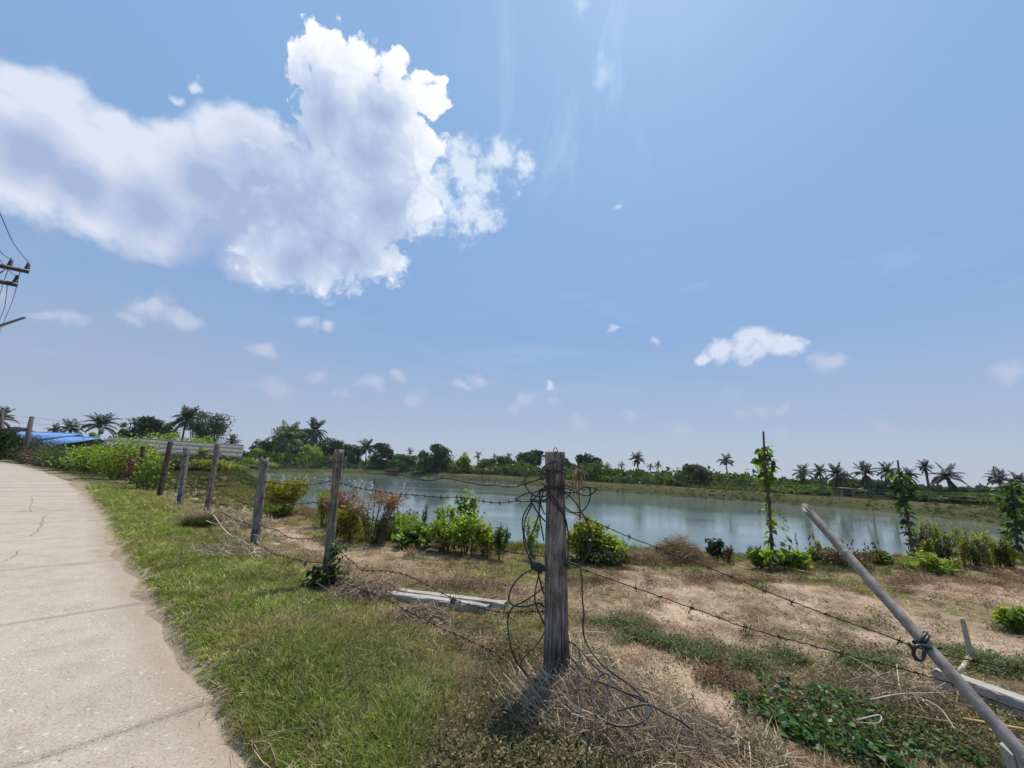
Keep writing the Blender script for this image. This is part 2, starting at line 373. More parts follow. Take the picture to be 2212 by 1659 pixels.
# ------------------------------------------------------------------ materials
MAT = {}
def newmat(name):
    m_ = bpy.data.materials.new(name); m_.use_nodes = True; t = NT(m_.node_tree); t.n.clear()
    out = t.new('ShaderNodeOutputMaterial'); MAT[name] = m_; return m_, t, out
def attr(t, name, typ='GEOMETRY'):
    n = t.new('ShaderNodeAttribute', attribute_name=name, attribute_type=typ); return n
def bsdf(t, out, col, rough=.8, bump=None, dist=.01, spec=.3, metal=0.0, strength=1.0):
    b = t.new('ShaderNodeBsdfPrincipled'); t.put(b.inputs['Base Color'], col if isinstance(col, bpy.types.NodeSocket) else tuple(col) + (1,))
    t.put(b.inputs['Roughness'], rough); b.inputs['Specular IOR Level'].default_value = spec; b.inputs['Metallic'].default_value = metal
    if bump is not None:
        bp = t.new('ShaderNodeBump'); bp.inputs['Distance'].default_value = dist; bp.inputs['Strength'].default_value = strength
        t.put(bp.inputs['Height'], bump); t.l.new(bp.outputs[0], b.inputs['Normal'])
    t.l.new(b.outputs[0], out.inputs[0]); return b
def leafmat(name, c0, c1, tr=.45, c2=None, tint=None, gl=.02, tt=(1.5, 1.7, .7)):
    """leaf: colour between c0 and c1 by the leaf's own v, light shining through"""
    m_, t, out = newmat(name)
    v = attr(t, 'v').outputs['Fac']
    col = t.ramp(v, (0, c0), (.6, c1), (1, c2 or c1)) if tint is None else None
    if tint:                                   # scattered plants: colour given by the plant
        tc = attr(t, 'tint', 'INSTANCER').outputs['Color']
        col = t.mix(1, tc, t.ramp(v, (0, .55), (1, 1.5)), 'MULTIPLY')
    oi = t.new('ShaderNodeObjectInfo')
    hs = t.new('ShaderNodeHueSaturation'); t.put(hs.inputs['Hue'], t.math('MULTIPLY_ADD', oi.outputs['Random'], .03, .485))
    t.put(hs.inputs['Value'], t.math('MULTIPLY_ADD', oi.outputs['Random'], .3, .88)); t.put(hs.inputs['Color'], col); col = hs.outputs[0]
    d = t.new('ShaderNodeBsdfDiffuse'); t.put(d.inputs[0], col)
    tl = t.new('ShaderNodeBsdfTranslucent'); t.put(tl.inputs[0], t.mix(1, col, tt, 'MULTIPLY'))
    g = t.new('ShaderNodeBsdfGlossy'); g.inputs['Roughness'].default_value = .45; g.inputs[0].default_value = (.9, .95, 1, 1)
    m1 = t.new('ShaderNodeMixShader'); m1.inputs[0].default_value = tr; t.l.new(d.outputs[0], m1.inputs[1]); t.l.new(tl.outputs[0], m1.inputs[2])
    m2 = t.new('ShaderNodeMixShader'); m2.inputs[0].default_value = gl; t.l.new(m1.outputs[0], m2.inputs[1]); t.l.new(g.outputs[0], m2.inputs[2])
    t.l.new(m2.outputs[0], out.inputs[0]); return m_
def simple(name, c0, c1, scale, rough=.8, bumpd=.004, vec_scale=None, spec=.25, metal=0.0):
    m_, t, out = newmat(name); tc = t.new('ShaderNodeTexCoord').outputs['Object']
    if vec_scale: tc = t.scalevec(tc, vec_scale)
    n = t.noise(tc, scale, 6, .62); n2 = t.noise(tc, scale * 5, 4, .6)
    f = t.math('MULTIPLY_ADD', n2, .4, t.math('MULTIPLY', n, .7))
    bsdf(t, out, t.ramp(f, (.3, c0), (.75, c1)), rough, f, bumpd, spec, metal); return m_

leafmat('grass', None, None, .30, tint=True, gl=.006, tt=(1.3, 1.32, .85))
leafmat('leaf_far', (.016, .034, .008), (.045, .078, .018), .30, (.07, .10, .022))
leafmat('leaf_dark', (.010, .022, .007), (.028, .050, .014), .25, (.045, .07, .016))
leafmat('leaf_light', (.08, .115, .018), (.20, .245, .040), .56, (.32, .35, .07))
leafmat('leaf_hedge', (.024, .045, .009), (.062, .092, .016), .42, (.11, .14, .022))
leafmat('leaf_olive', (.03, .04, .014), (.065, .075, .028), .30, (.09, .10, .035))
leafmat('leaf_yellow', (.10, .11, .014), (.24, .24, .026), .52, (.30, .27, .035))
leafmat('leaf_vine', (.035, .065, .011), (.12, .18, .026), .56, (.24, .28, .04))
leafmat('leaf_creeper', (.025, .058, .014), (.075, .14, .030), .38, (.26, .33, .18))
leafmat('leaf_rust', (.13, .07, .04), (.30, .16, .09), .35, (.28, .17, .09), tt=(1.25, 1.1, .85))
leafmat('leaf_dry', (.13, .088, .055), (.29, .21, .13), .30, (.46, .36, .24), gl=.008, tt=(1.25, 1.1, .85))
leafmat('leaf_brown', (.06, .04, .022), (.13, .085, .045), .25, (.22, .16, .09), tt=(1.25, 1.1, .85))
leafmat('straw', (.17, .125, .08), (.43, .335, .225), .15, (.68, .57, .41), gl=.008, tt=(1.25, 1.1, .85))
leafmat('palm_green', (.010, .018, .007), (.030, .045, .016), .25, (.065, .08, .03))
leafmat('palm_dusky', (.014, .015, .010), (.035, .036, .022), .22, (.08, .07, .045))
leafmat('palm_bright', (.03, .05, .012), (.07, .10, .022), .3, (.16, .18, .06))
simple('bark', (.05, .04, .03), (.16, .135, .11), 9, .9, .01, (1, 1, .4))
simple('palm_trunk', (.05, .042, .035), (.15, .125, .10), 8, .9, .01, (1, 1, 2))
simple('stem_green', (.05, .055, .02), (.13, .12, .05), 12)
simple('stem_brown', (.07, .045, .03), (.17, .115, .075), 14)
simple('twig', (.22, .18, .14), (.52, .45, .36), 20)
simple('rusty_wire', (.028, .012, .010), (.085, .034, .026), 60, .75, .001, spec=.3)
simple('black_cable', (.010, .010, .011), (.030, .029, .030), 30, .45, .0006, spec=.5)
simple('grey_wire', (.10, .10, .10), (.22, .21, .20), 20, .6, .001)
simple('dark_metal', (.02, .02, .024), (.05, .05, .055), 10, .5, .001, spec=.5)
simple('white_plastic', (.38, .40, .40), (.62, .64, .64), 6, .5, .002)
simple('pale_pipe', (.35, .38, .36), (.55, .58, .56), 6, .5, .002)
simple('cable_grey', (.10, .10, .13), (.16, .16, .20), 6, .6, .001)
simple('dark_wall', (.03, .028, .026), (.075, .068, .06), 3)
simple('pale_wall', (.30, .29, .27), (.48, .46, .43), 3)
simple('roof_red', (.05, .025, .02), (.10, .05, .04), 4)
simple('hut_roof', (.50, .44, .22), (.72, .66, .40), 2, .6)
simple('orange_strip', (.36, .20, .07), (.55, .34, .14), 20)
simple('rope_yellow', (.42, .36, .20), (.68, .60, .38), 60, .9)

def m_road():
    m_, t, out = newmat('road_concrete'); p = t.new('ShaderNodeNewGeometry').outputs['Position']
    big = t.noise(p, .55, 5, .6); mid = t.noise(p, 3.2, 6, .65); fine = t.noise(p, 60, 4, .7)
    streak = t.noise(t.vmath('ADD', p, t.vmath('SCALE', p, 0.0)), 1.3, 4, .5)
    col = t.ramp(t.math('MULTIPLY_ADD', mid, .6, t.math('MULTIPLY', big, .4)), (.30, (.31, .245, .19)), (.50, (.43, .35, .272)), (.70, (.50, .41, .325)))
    vo = t.new('ShaderNodeTexVoronoi', feature='F1'); t.put(vo.inputs['Vector'], p); vo.inputs['Scale'].default_value = 62
    peb = t.rng(vo.outputs['Distance'], .45, .12)
    wn = t.new('ShaderNodeTexWhiteNoise'); t.put(wn.inputs[0], vo.outputs['Position'])
    sel = t.rng(wn.outputs['Value'], .62, .70); sel2 = t.rng(wn.outputs['Value'], .12, .06)
    col = t.mix(t.math('MULTIPLY', t.math('MULTIPLY', peb, sel), .60), col, (.58, .52, .44))
    col = t.mix(t.math('MULTIPLY', t.math('MULTIPLY', peb, sel2), .55), col, (.16, .13, .11))
    vo2 = t.new('ShaderNodeTexVoronoi', feature='F1'); t.put(vo2.inputs['Vector'], p); vo2.inputs['Scale'].default_value = 24
    wn2 = t.new('ShaderNodeTexWhiteNoise'); t.put(wn2.inputs[0], vo2.outputs['Position'])
    fl = t.math('MULTIPLY', t.rng(vo2.outputs['Distance'], .30, .14), t.rng(wn2.outputs['Value'], .72, .76)); fl2 = t.math('MULTIPLY', t.rng(vo2.outputs['Distance'], .26, .12), t.rng(wn2.outputs['Value'], .07, .05))
    col = t.mix(t.math('MULTIPLY', fl, .65), col, (.66, .60, .50)); col = t.mix(t.math('MULTIPLY', fl2, .7), col, (.13, .105, .09))
    col = t.mix(1, col, t.ramp(fine, (.25, .72), (.75, 1.22)), 'MULTIPLY')
    # dirt blown over the edge
    e = attr(t, 'edge').outputs['Fac']
    col = t.mix(t.math('MULTIPLY', t.rng(t.math('ADD', e, t.math('MULTIPLY', t.math('SUBTRACT', mid, .5), 1.4)), .45, .95), .65), col, (.30, .225, .155))
    st = t.noise(p, 1.1, 3, .5); stain = t.rng(st, .62, .72)
    col = t.mix(t.math('MULTIPLY', stain, .38), col, (.22, .18, .15))
    h = t.math('ADD', t.math('MULTIPLY', fine, .5), t.math('MULTIPLY', peb, .45))
    bsdf(t, out, col, .85, h, .006, .25)
m_road()
simple('joint_dirt', (.20, .155, .12), (.32, .25, .19), 20)
simple('crack_dark', (.20, .155, .125), (.29, .23, .19), 20)

def m_ground():
    m_, t, out = newmat('ground_soil'); p = t.new('ShaderNodeNewGeometry').outputs['Position']
    a = attr(t, 'gcol').outputs['Color']
    n1 = t.noise(p, 1.6, 6, .65); n2 = t.noise(p, 14, 6, .7); n3 = t.noise(p, 90, 3, .7); n4 = t.noise(p, .12, 5, .6)
    v = t.math('ADD', t.math('MULTIPLY', n1, .45), t.math('ADD', t.math('MULTIPLY', n2, .4), t.math('MULTIPLY', n3, .35)))
    col = t.mix(1, a, t.ramp(v, (.38, .55), (.62, 1.0), (.8, 1.35)), 'MULTIPLY')
    col = t.mix(1, col, t.ramp(n4, (.3, (.75, .82, .70)), (.7, (1.2, 1.12, 1.1))), 'MULTIPLY')
    h = t.math('ADD', t.math('MULTIPLY', n2, .6), t.math('MULTIPLY', n3, .3))
    bsdf(t, out, col, .95, h, .03, .1)
m_ground()

def m_water():
    m_, t, out = newmat('pond_water'); p = t.new('ShaderNodeNewGeometry').outputs['Position']
    rip = t.noise(t.scalevec(p, (1.0, 1.6, 1)), 3.2, 4, .6); rip2 = t.noise(t.scalevec(p, (.8, 1.5, 1)), 11, 3, .6)
    gust = t.noise(t.scalevec(p, (.5, 1.6, 1)), .06, 4, .55)
    g = t.rng(gust, .40, .64)
    h = t.math('MULTIPLY', t.math('ADD', rip, t.math('MULTIPLY', rip2, .35)), t.math('MULTIPLY_ADD', g, .8, .22))
    col = t.mix(t.noise(p, .05, 3, .5), (.108, .155, .147), (.130, .175, .162))
    b = bsdf(t, out, col, .05, h, .011, .5); b.inputs['IOR'].default_value = 1.33
m_water()

def m_wood(name, dark, mid, light, sc=1.0):
    m_, t, out = newmat(name); tc = t.new('ShaderNodeTexCoord').outputs['Object']
    g = t.noise(t.scalevec(tc, (60 * sc, 60 * sc, 3.2)), 1, 8, .7, dist=.6); g2 = t.noise(t.scalevec(tc, (170 * sc, 170 * sc, 9)), 1, 4, .65)
    blot = t.noise(tc, 5, 5, .6); v = attr(t, 'v').outputs['Fac']
    f = t.math('ADD', t.math('MULTIPLY', g, .62), t.math('ADD', t.math('MULTIPLY', g2, .28), t.math('MULTIPLY', t.math('SUBTRACT', blot, .5), .38)))
    col = t.ramp(f, (.36, dark), (.47, mid), (.55, tuple(.5 * (a_ + b_) for a_, b_ in zip(mid, light))), (.63, tuple(c * 1.3 for c in light)))
    col = t.mix(v, col, tuple(c * .35 for c in dark))
    bsdf(t, out, col, .9, f, .012, .12)
m_wood('weathered_wood', (.050, .039, .031), (.20, .167, .135), (.44, .39, .33))
m_wood('weathered_wood_grey', (.06, .051, .043), (.20, .178, .15), (.38, .35, .31))
m_wood('weathered_wood_dark', (.025, .018, .013), (.085, .063, .048), (.19, .155, .12))

def m_bamboo():
    m_, t, out = newmat('bamboo'); tc = t.new('ShaderNodeTexCoord').outputs['Object']
    v = attr(t, 'v').outputs['Fac']
    g = t.noise(t.scalevec(tc, (1, 1, 1)), 6, 6, .6); g2 = t.noise(tc, 45, 4, .7)
    g3 = t.noise(tc, 17, 5, .7); f = t.math('ADD', t.math('MULTIPLY', g, .4), t.math('ADD', t.math('MULTIPLY', g2, .25), t.math('MULTIPLY', g3, .35)))
    col = t.ramp(f, (.36, (.10, .08, .06)), (.50, (.25, .215, .175)), (.63, (.40, .35, .295)))
    col = t.mix(v, col, (.05, .042, .036))
    bsdf(t, out, col, .6, f, .002, .3)
m_bamboo()
def m_conc():
    m_, t, out = newmat('white_concrete'); tc = t.new('ShaderNodeTexCoord').outputs['Object']
    g = t.noise(tc, 5, 6, .65); g2 = t.noise(tc, 60, 4, .7)
    f = t.math('ADD', t.math('MULTIPLY', g, .6), t.math('MULTIPLY', g2, .4))
    tcz = t.noise(tc, 2.6, 6, .7); 
    bsdf(t, out, t.mix(t.math('MULTIPLY', t.rng(tcz, .5, .68), .7), t.ramp(f, (.3, (.20, .175, .14)), (.5, (.40, .36, .30)), (.7, (.52, .47, .40))), (.14, .115, .085)), .85, f, .006, .2)
m_conc()
def m_roof(name, c0, c1, c2, rough, scale):
    m_, t, out = newmat(name); tc = t.new('ShaderNodeTexCoord').outputs['Object']
    n = t.noise(t.scalevec(tc, (1, .25, .25)), scale, 6, .65); n2 = t.noise(tc, scale * .3, 4, .6)
    f = t.math('ADD', t.math('MULTIPLY', n, .6), t.math('MULTIPLY', n2, .4))
    bsdf(t, out, t.ramp(f, (.3, c0), (.5, c1), (.7, c2)), rough, None, .01, .3)
m_roof('roof_blue', (.10, .22, .46), (.17, .32, .58), (.25, .41, .66), .5, 1.5)
m_roof('roof_fibre', (.10, .088, .075), (.19, .17, .148), (.28, .255, .225), .95, 1.4)

# ------------------------------------------------------------------ ground, water, road
def build_ground():
    ux = np.linspace(-7.45, 7.45, 620); uy = np.linspace(-1.7, 7.55, 430)
    gx = 3.4 * np.sinh(ux); gy = 2.4 + 3.2 * np.sinh(uy)
    X, Y = np.meshgrid(gx, gy); nx, ny = len(gx), len(gy)
    x, y = X.ravel(), Y.ravel(); z = terrain(x, y)
    far_out = sstep(300, 900, np.hypot(x, y)); z = z * (1 - far_out)
    soil, straw, green, red, off = zones(x, y)
    d = pond_sd(x, y); r = np.hypot(x, y)
    c = np.tile(np.array([.27, .195, .13]), (len(x), 1))
    def lay(c, w, col): return c * (1 - w[:, None]) + np.array(col) * w[:, None]
    c = lay(c, .8 * green, (.10, .105, .04)); c = lay(c, red, (.185, .115, .075))
    c = lay(c, straw * .8, (.44, .335, .215)); c = lay(c, soil, (.50, .365, .275))
    fard = sstep(16, 40, r)
    crest = fard * sstep(.2, .8, z) * sstep(0, 3, d); wet = fard * sstep(3.4, .3, d) * (d > -1)
    c = lay(c, fard * .9, (.050, .054, .018)); c = lay(c, crest * np.clip(.35 + 2.2 * (fbm(x, y, 11, 61, 3) - .45), 0, .6), (.12, .088, .048))
    c = lay(c, wet * .85, (.042, .050, .013)); c = lay(c, sstep(120, 220, r), (.07, .085, .035))
    c = lay(c, (d < .25).astype(float) * .9, (.09, .085, .05))
    c = lay(c, sstep(-.5, .05, off) * sstep(.5, .05, off) * .9, (.40, .315, .23))
    i = np.arange(nx * ny).reshape(ny, nx)
    F = np.stack([i[:-1, :-1], i[:-1, 1:], i[1:, 1:], i[1:, :-1]], -1).reshape(-1, 4)
    me = mesh_np('ground', np.c_[x, y, z], F, MAT['ground_soil'], {'gcol': c}, True)
    kind(link('ground', me), 'structure')
build_ground()

def build_water():
    gx = np.linspace(-62, 60, 40); gy = np.linspace(8, 135, 40); X, Y = np.meshgrid(gx, gy)
    i = np.arange(1600).reshape(40, 40); F = np.stack([i[:-1, :-1], i[:-1, 1:], i[1:, 1:], i[1:, :-1]], -1).reshape(-1, 4)
    kind(link('pond_water', mesh_np('pond_water', np.c_[X.ravel(), Y.ravel(), np.full(1600, WL)], F, MAT['pond_water'])), 'structure')
build_water()

def build_road():
    seg = np.linalg.norm(np.diff(EDGE, axis=0), axis=1); S = np.concatenate([[0], np.cumsum(seg)])
    fine = np.arange(0, S[-1], .06); ex = np.interp(fine, S, EDGE[:, 0]); ey = np.interp(fine, S, EDGE[:, 1])
    k = np.ones(25) / 25; pad = np.pad(np.c_[ex, ey], ((12, 12), (0, 0)), 'edge')
    ex = np.convolve(pad[:, 0], k, 'valid'); ey = np.convolve(pad[:, 1], k, 'valid')
    tx = np.gradient(ex); ty = np.gradient(ey); L = np.hypot(tx, ty); tx /= L; ty /= L       # heading up the road; left of it is (-ty, tx)
    def P(s, o):
        i = np.clip((s / .06), 0, len(ex) - 1.001); a = i.astype(int); f = i - a
        g = lambda q: q[a] * (1 - f) + q[a + 1] * f
        return g(ex) - g(ty) * -o * -1 * 1, g(ey) + g(tx) * o
    def place(s, o): # o metres to the left of the right-hand edge
        i = np.clip((s / .06), 0, len(ex) - 1.001); a = i.astype(int); f = i - a
        g = lambda q: q[a] * (1 - f) + q[a + 1] * f
        x, y, nx_, ny_ = g(ex), g(ey), -g(ty), g(tx)
        # heading is away from the camera, so the road lies on its left-hand side
        return x + nx_ * o, y + ny_ * o
    # side check: the road must be where the offset is negative
    xx, yy = place(np.array([20.0]), np.array([1.0])); sgn = 1.0 if road_off(xx, yy)[0] < 0 else -1.0
    s = np.arange(0, S[-1], 1.0); Xl = []; 
    base = []
    for o in (-.02, ROAD_W):
        x, y = place(s, np.full(len(s), o * sgn)); base.append(np.c_[x, y, np.full(len(s), -.022)])
    V = np.concatenate(base); n = len(s); F = np.array([(i, i + 1, n + i + 1, n + i) for i in range(n - 1)])
    if sgn > 0: F = F[:, ::-1]
    road = kind(link('road', mesh_np('road', V, F, MAT['joint_dirt'])), 'structure')
    # joint nearest the camera crosses the edge at (-3.62, 4.04)
    s0 = float(fine[np.argmin((ex + 3.62) ** 2 + (ey - 4.04) ** 2)]); step = 2.36
    ends = s0 + step * np.arange(-int(s0 / step), int((S[-1] - s0) / step))
    rg = np.random.default_rng(5)
    for a, b in zip(ends[:-1], ends[1:]):
        far = max(0, a - s0); ns = 26 if far < 12 else 8; no = 30 if far < 12 else 8
        sv = np.linspace(a + .003, b - .003, ns); ov = np.concatenate([np.linspace(0, .5, no // 2), np.linspace(.5, ROAD_W, no - no // 2 + 1)[1:]])
        O, Sg = np.meshgrid(ov, sv); o, q = O.ravel(), Sg.ravel(); x0, y0 = place(q, o * sgn)
        w = edge_wob(x0, y0) * np.clip(1 - o / .5, 0, 1); x, y = place(q, (o + w) * sgn)
        z = .004 * (vnoise(x, y, .5, 71) - .5) + rg.normal(0, .0012) - .012 * sstep(.06, 0, o)
        jag = np.zeros(len(q)); m1 = q == sv[0]; m2 = q == sv[-1]
        jj = (vnoise(x, y, .12, 77) - .5) * .022; x = x + np.where(m1, np.abs(jj), 0) * 0
        i = np.arange(len(q)).reshape(ns, no); F = np.stack([i[:-1, :-1], i[1:, :-1], i[1:, 1:], i[:-1, 1:]], -1).reshape(-1, 4)
        if sgn < 0: pass
        V = np.c_[x, y, z]
        ring = np.concatenate([i[0, :], i[1:, -1], i[-1, -2::-1], i[-2:0:-1, 0]]); nv = len(V)
        V = np.concatenate([V, V[ring] - [0, 0, .018]]); m_ = len(ring); k_ = np.arange(m_)
        F2 = np.stack([ring, ring[(k_ + 1) % m_], nv + (k_ + 1) % m_, nv + k_], -1)
        e = np.concatenate([np.clip(1 - o / .55, 0, 1), np.ones(m_)])
        F = np.concatenate([F, F2])
        if sgn > 0: F = F[:, ::-1]
        if (np.cross(V[F[0, 1]] - V[F[0, 0]], V[F[0, 2]] - V[F[0, 0]]))[2] < 0: F = F[:, ::-1]
        link('slab', mesh_np('slab', V, F, MAT['road_concrete'], {'edge': e}), road)
    # hairline cracks wandering over the slabs
    mb = MB()
    def crack(px, w):
        P = spline([gpt_road(*q) for q in px], 7); n = len(P); r = np.random.default_rng(len(px) + int(px[0][0]))
        P[:, :2] += r.normal(0, .012, (n, 2)); T = np.gradient(P, axis=0); N = unit(np.c_[-T[:, 1], T[:, 0], np.zeros(n)])
        W = w * (0.5 + r.random(n))[:, None]; A, B = P + N * W, P - N * W
        mb.add(np.concatenate([A, B]) + [0, 0, .0055], [(i, i + 1, n + i + 1, n + i) for i in range(n - 1)])
    gpt_road = lambda x, y: np.array([*at(x, y)[:2], 0.0])
    crack([(104, 1112), (95, 1118), (90, 1128), (88, 1138), (78, 1148), (68, 1158)], .005)
    crack([(68, 1074), (70, 1082), (65, 1092), (66, 1106)], .005)
    crack([(40, 1190), (30, 1203), (10, 1212)], .005)
    link('crack', mb.mesh('crack', MAT['crack_dark']), road)
build_road()

# ------------------------------------------------------------------ scattered plants (nobody could count these)
def make_scatter(name, P, rot, scl, idx, tint, sources, mat_unused=None):
    """one object: every point carries one of the source plants"""
    n = len(P); me = bpy.data.meshes.new(name); me.vertices.add(n); me.vertices.foreach_set('co', np.asarray(P, np.float32).ravel())
    def put(k, typ, fld, a): me.attributes.new(k, typ, 'POINT').data.foreach_set(fld, a)
    put('rot', 'FLOAT_VECTOR', 'vector', np.asarray(rot, np.float32).ravel()); put('scl', 'FLOAT', 'value', np.asarray(scl, np.float32))
    put('idx', 'INT', 'value', np.asarray(idx, np.int32))
    put('tint', 'FLOAT_COLOR', 'color', np.c_[tint, np.ones(n)].astype(np.float32).ravel())
    o = link(name, me)
    coll = bpy.data.collections.new(name + '_kinds')
    for i, s in enumerate(sources):
        so_ = bpy.data.objects.new('%s_kind_%02d' % (name, i), s); coll.objects.link(so_)
    g = bpy.data.node_groups.new(name, 'GeometryNodeTree')
    g.interface.new_socket('Geometry', in_out='INPUT', socket_type='NodeSocketGeometry'); g.interface.new_socket('Geometry', in_out='OUTPUT', socket_type='NodeSocketGeometry')
    N = g.nodes; gi = N.new('NodeGroupInput'); go = N.new('NodeGroupOutput'); ip = N.new('GeometryNodeInstanceOnPoints')
    ci = N.new('GeometryNodeCollectionInfo'); ci.inputs[0].default_value = coll; ci.inputs[1].default_value = True; ci.inputs[2].default_value = True
    def na(k, dt):
        q = N.new('GeometryNodeInputNamedAttribute'); q.data_type = dt; q.inputs[0].default_value = k; return [s for s in q.outputs if s.enabled and s.name == 'Attribute'][0]
    e2r = N.new('FunctionNodeEulerToRotation'); L = g.links
    L.new(gi.outputs[0], ip.inputs['Points']); L.new(ci.outputs[0], ip.inputs['Instance']); ip.inputs['Pick Instance'].default_value = True
    L.new(na('idx', 'INT'), ip.inputs['Instance Index']); L.new(na('rot', 'FLOAT_VECTOR'), e2r.inputs[0]); L.new(e2r.outputs[0], ip.inputs['Rotation'])
    L.new(na('scl', 'FLOAT'), ip.inputs['Scale']); L.new(ip.outputs[0], go.inputs[0])
    md = o.modifiers.new('scatter', 'NODES'); md.node_group = g
    return kind(o, 'stuff')

def blades(mb, n, h, spread, w, lean, rng, curl=.5, base_r=None):
    """n curved blades of height about h standing on the origin"""
    a = rng.random(n) * 2 * math.pi; r0 = (base_r or spread) * np.sqrt(rng.random(n)); B = np.c_[r0 * np.cos(a), r0 * np.sin(a), np.zeros(n)]
    hd = rng.random(n) * 2 * math.pi; hh = h * (.45 + .75 * rng.random(n)); ln = lean * (.3 + rng.random(n))
    D = np.c_[np.cos(hd) * ln, np.sin(hd) * ln, np.ones(n)]; D = unit(D)
    S = np.c_[-np.sin(hd), np.cos(hd), np.zeros(n)] * (w * (.6 + .8 * rng.random(n)))[:, None]
    drop = np.c_[np.cos(hd), np.sin(hd), -.9 * np.ones(n)] * (curl * hh)[:, None]
    M_ = B + D * (hh * .55)[:, None] + drop * .12; Tp = B + D * hh[:, None] + drop * .42
    V = np.stack([B - S, B + S, M_ + S * .75, M_ - S * .75, Tp], 1).reshape(-1, 3); i = np.arange(n) * 5
    mb.add(V, np.stack([i, i + 1, i + 2, i + 3], -1), np.stack([i + 3, i + 2, i + 4], -1), np.repeat(rng.random(n), 5))

def tuft_kinds():
    K = []; rng = np.random.default_rng(3)
    for i in range(5):                           # 0-4 short green turf
        mb = MB(); blades(mb, 22, .052, .045, .0022, .9, rng, .55); K.append(mb)
    for i in range(4):                           # 5-8 taller, looser grass
        mb = MB(); blades(mb, 16, .10, .04, .0020, .75, rng, .7); K.append(mb)
    for i in range(3):                           # 9-11 flattened straw
        mb = MB(); n = 12; c = np.c_[rng.normal(0, .05, (n, 2)), .006 + .015 * rng.random(n)]; a = rng.random(n) * 6.28
        U = np.c_[np.cos(a), np.sin(a), rng.normal(0, .16, n)] * (.03 + .05 * rng.random(n))[:, None]; W = np.c_[-np.sin(a), np.cos(a), np.zeros(n)] * .0016
        mb.cards(c, U, W, rng.random(n)); K.append(mb)
    for i in range(4):                           # 12-15 small-leaved ground cover
        mb = MB(); n = 60; c = np.c_[rng.normal(0, .04, (n, 2)), .004 + .04 * rng.random(n)]; a = rng.random(n) * 6.28
        U = np.c_[np.cos(a), np.sin(a), rng.normal(.1, .45, n)] * (.0045 + .006 * rng.random(n))[:, None]; W = np.c_[-np.sin(a), np.cos(a), rng.normal(0, .4, n)] * (.0022 + .0028 * rng.random(n))[:, None]
        mb.cards(c, U, W, rng.random(n)); blades(mb, 10, .06, .03, .0010, .9, rng, .3); K.append(mb)
    for i in range(3):                           # 16-18 big tussock for farther off
        mb = MB(); blades(mb, 34, .30, .16, .009, .8, rng, .6); K.append(mb)
    for i in range(3):                           # 19-21 pale broad-bladed bunches
        mb = MB(); blades(mb, 13, .075, .02, .0042, 1.0, rng, .5); K.append(mb)
    return [k.mesh('tuft_%02d' % i, MAT['grass']) for i, k in enumerate(K)]
TUFTS = tuft_kinds()

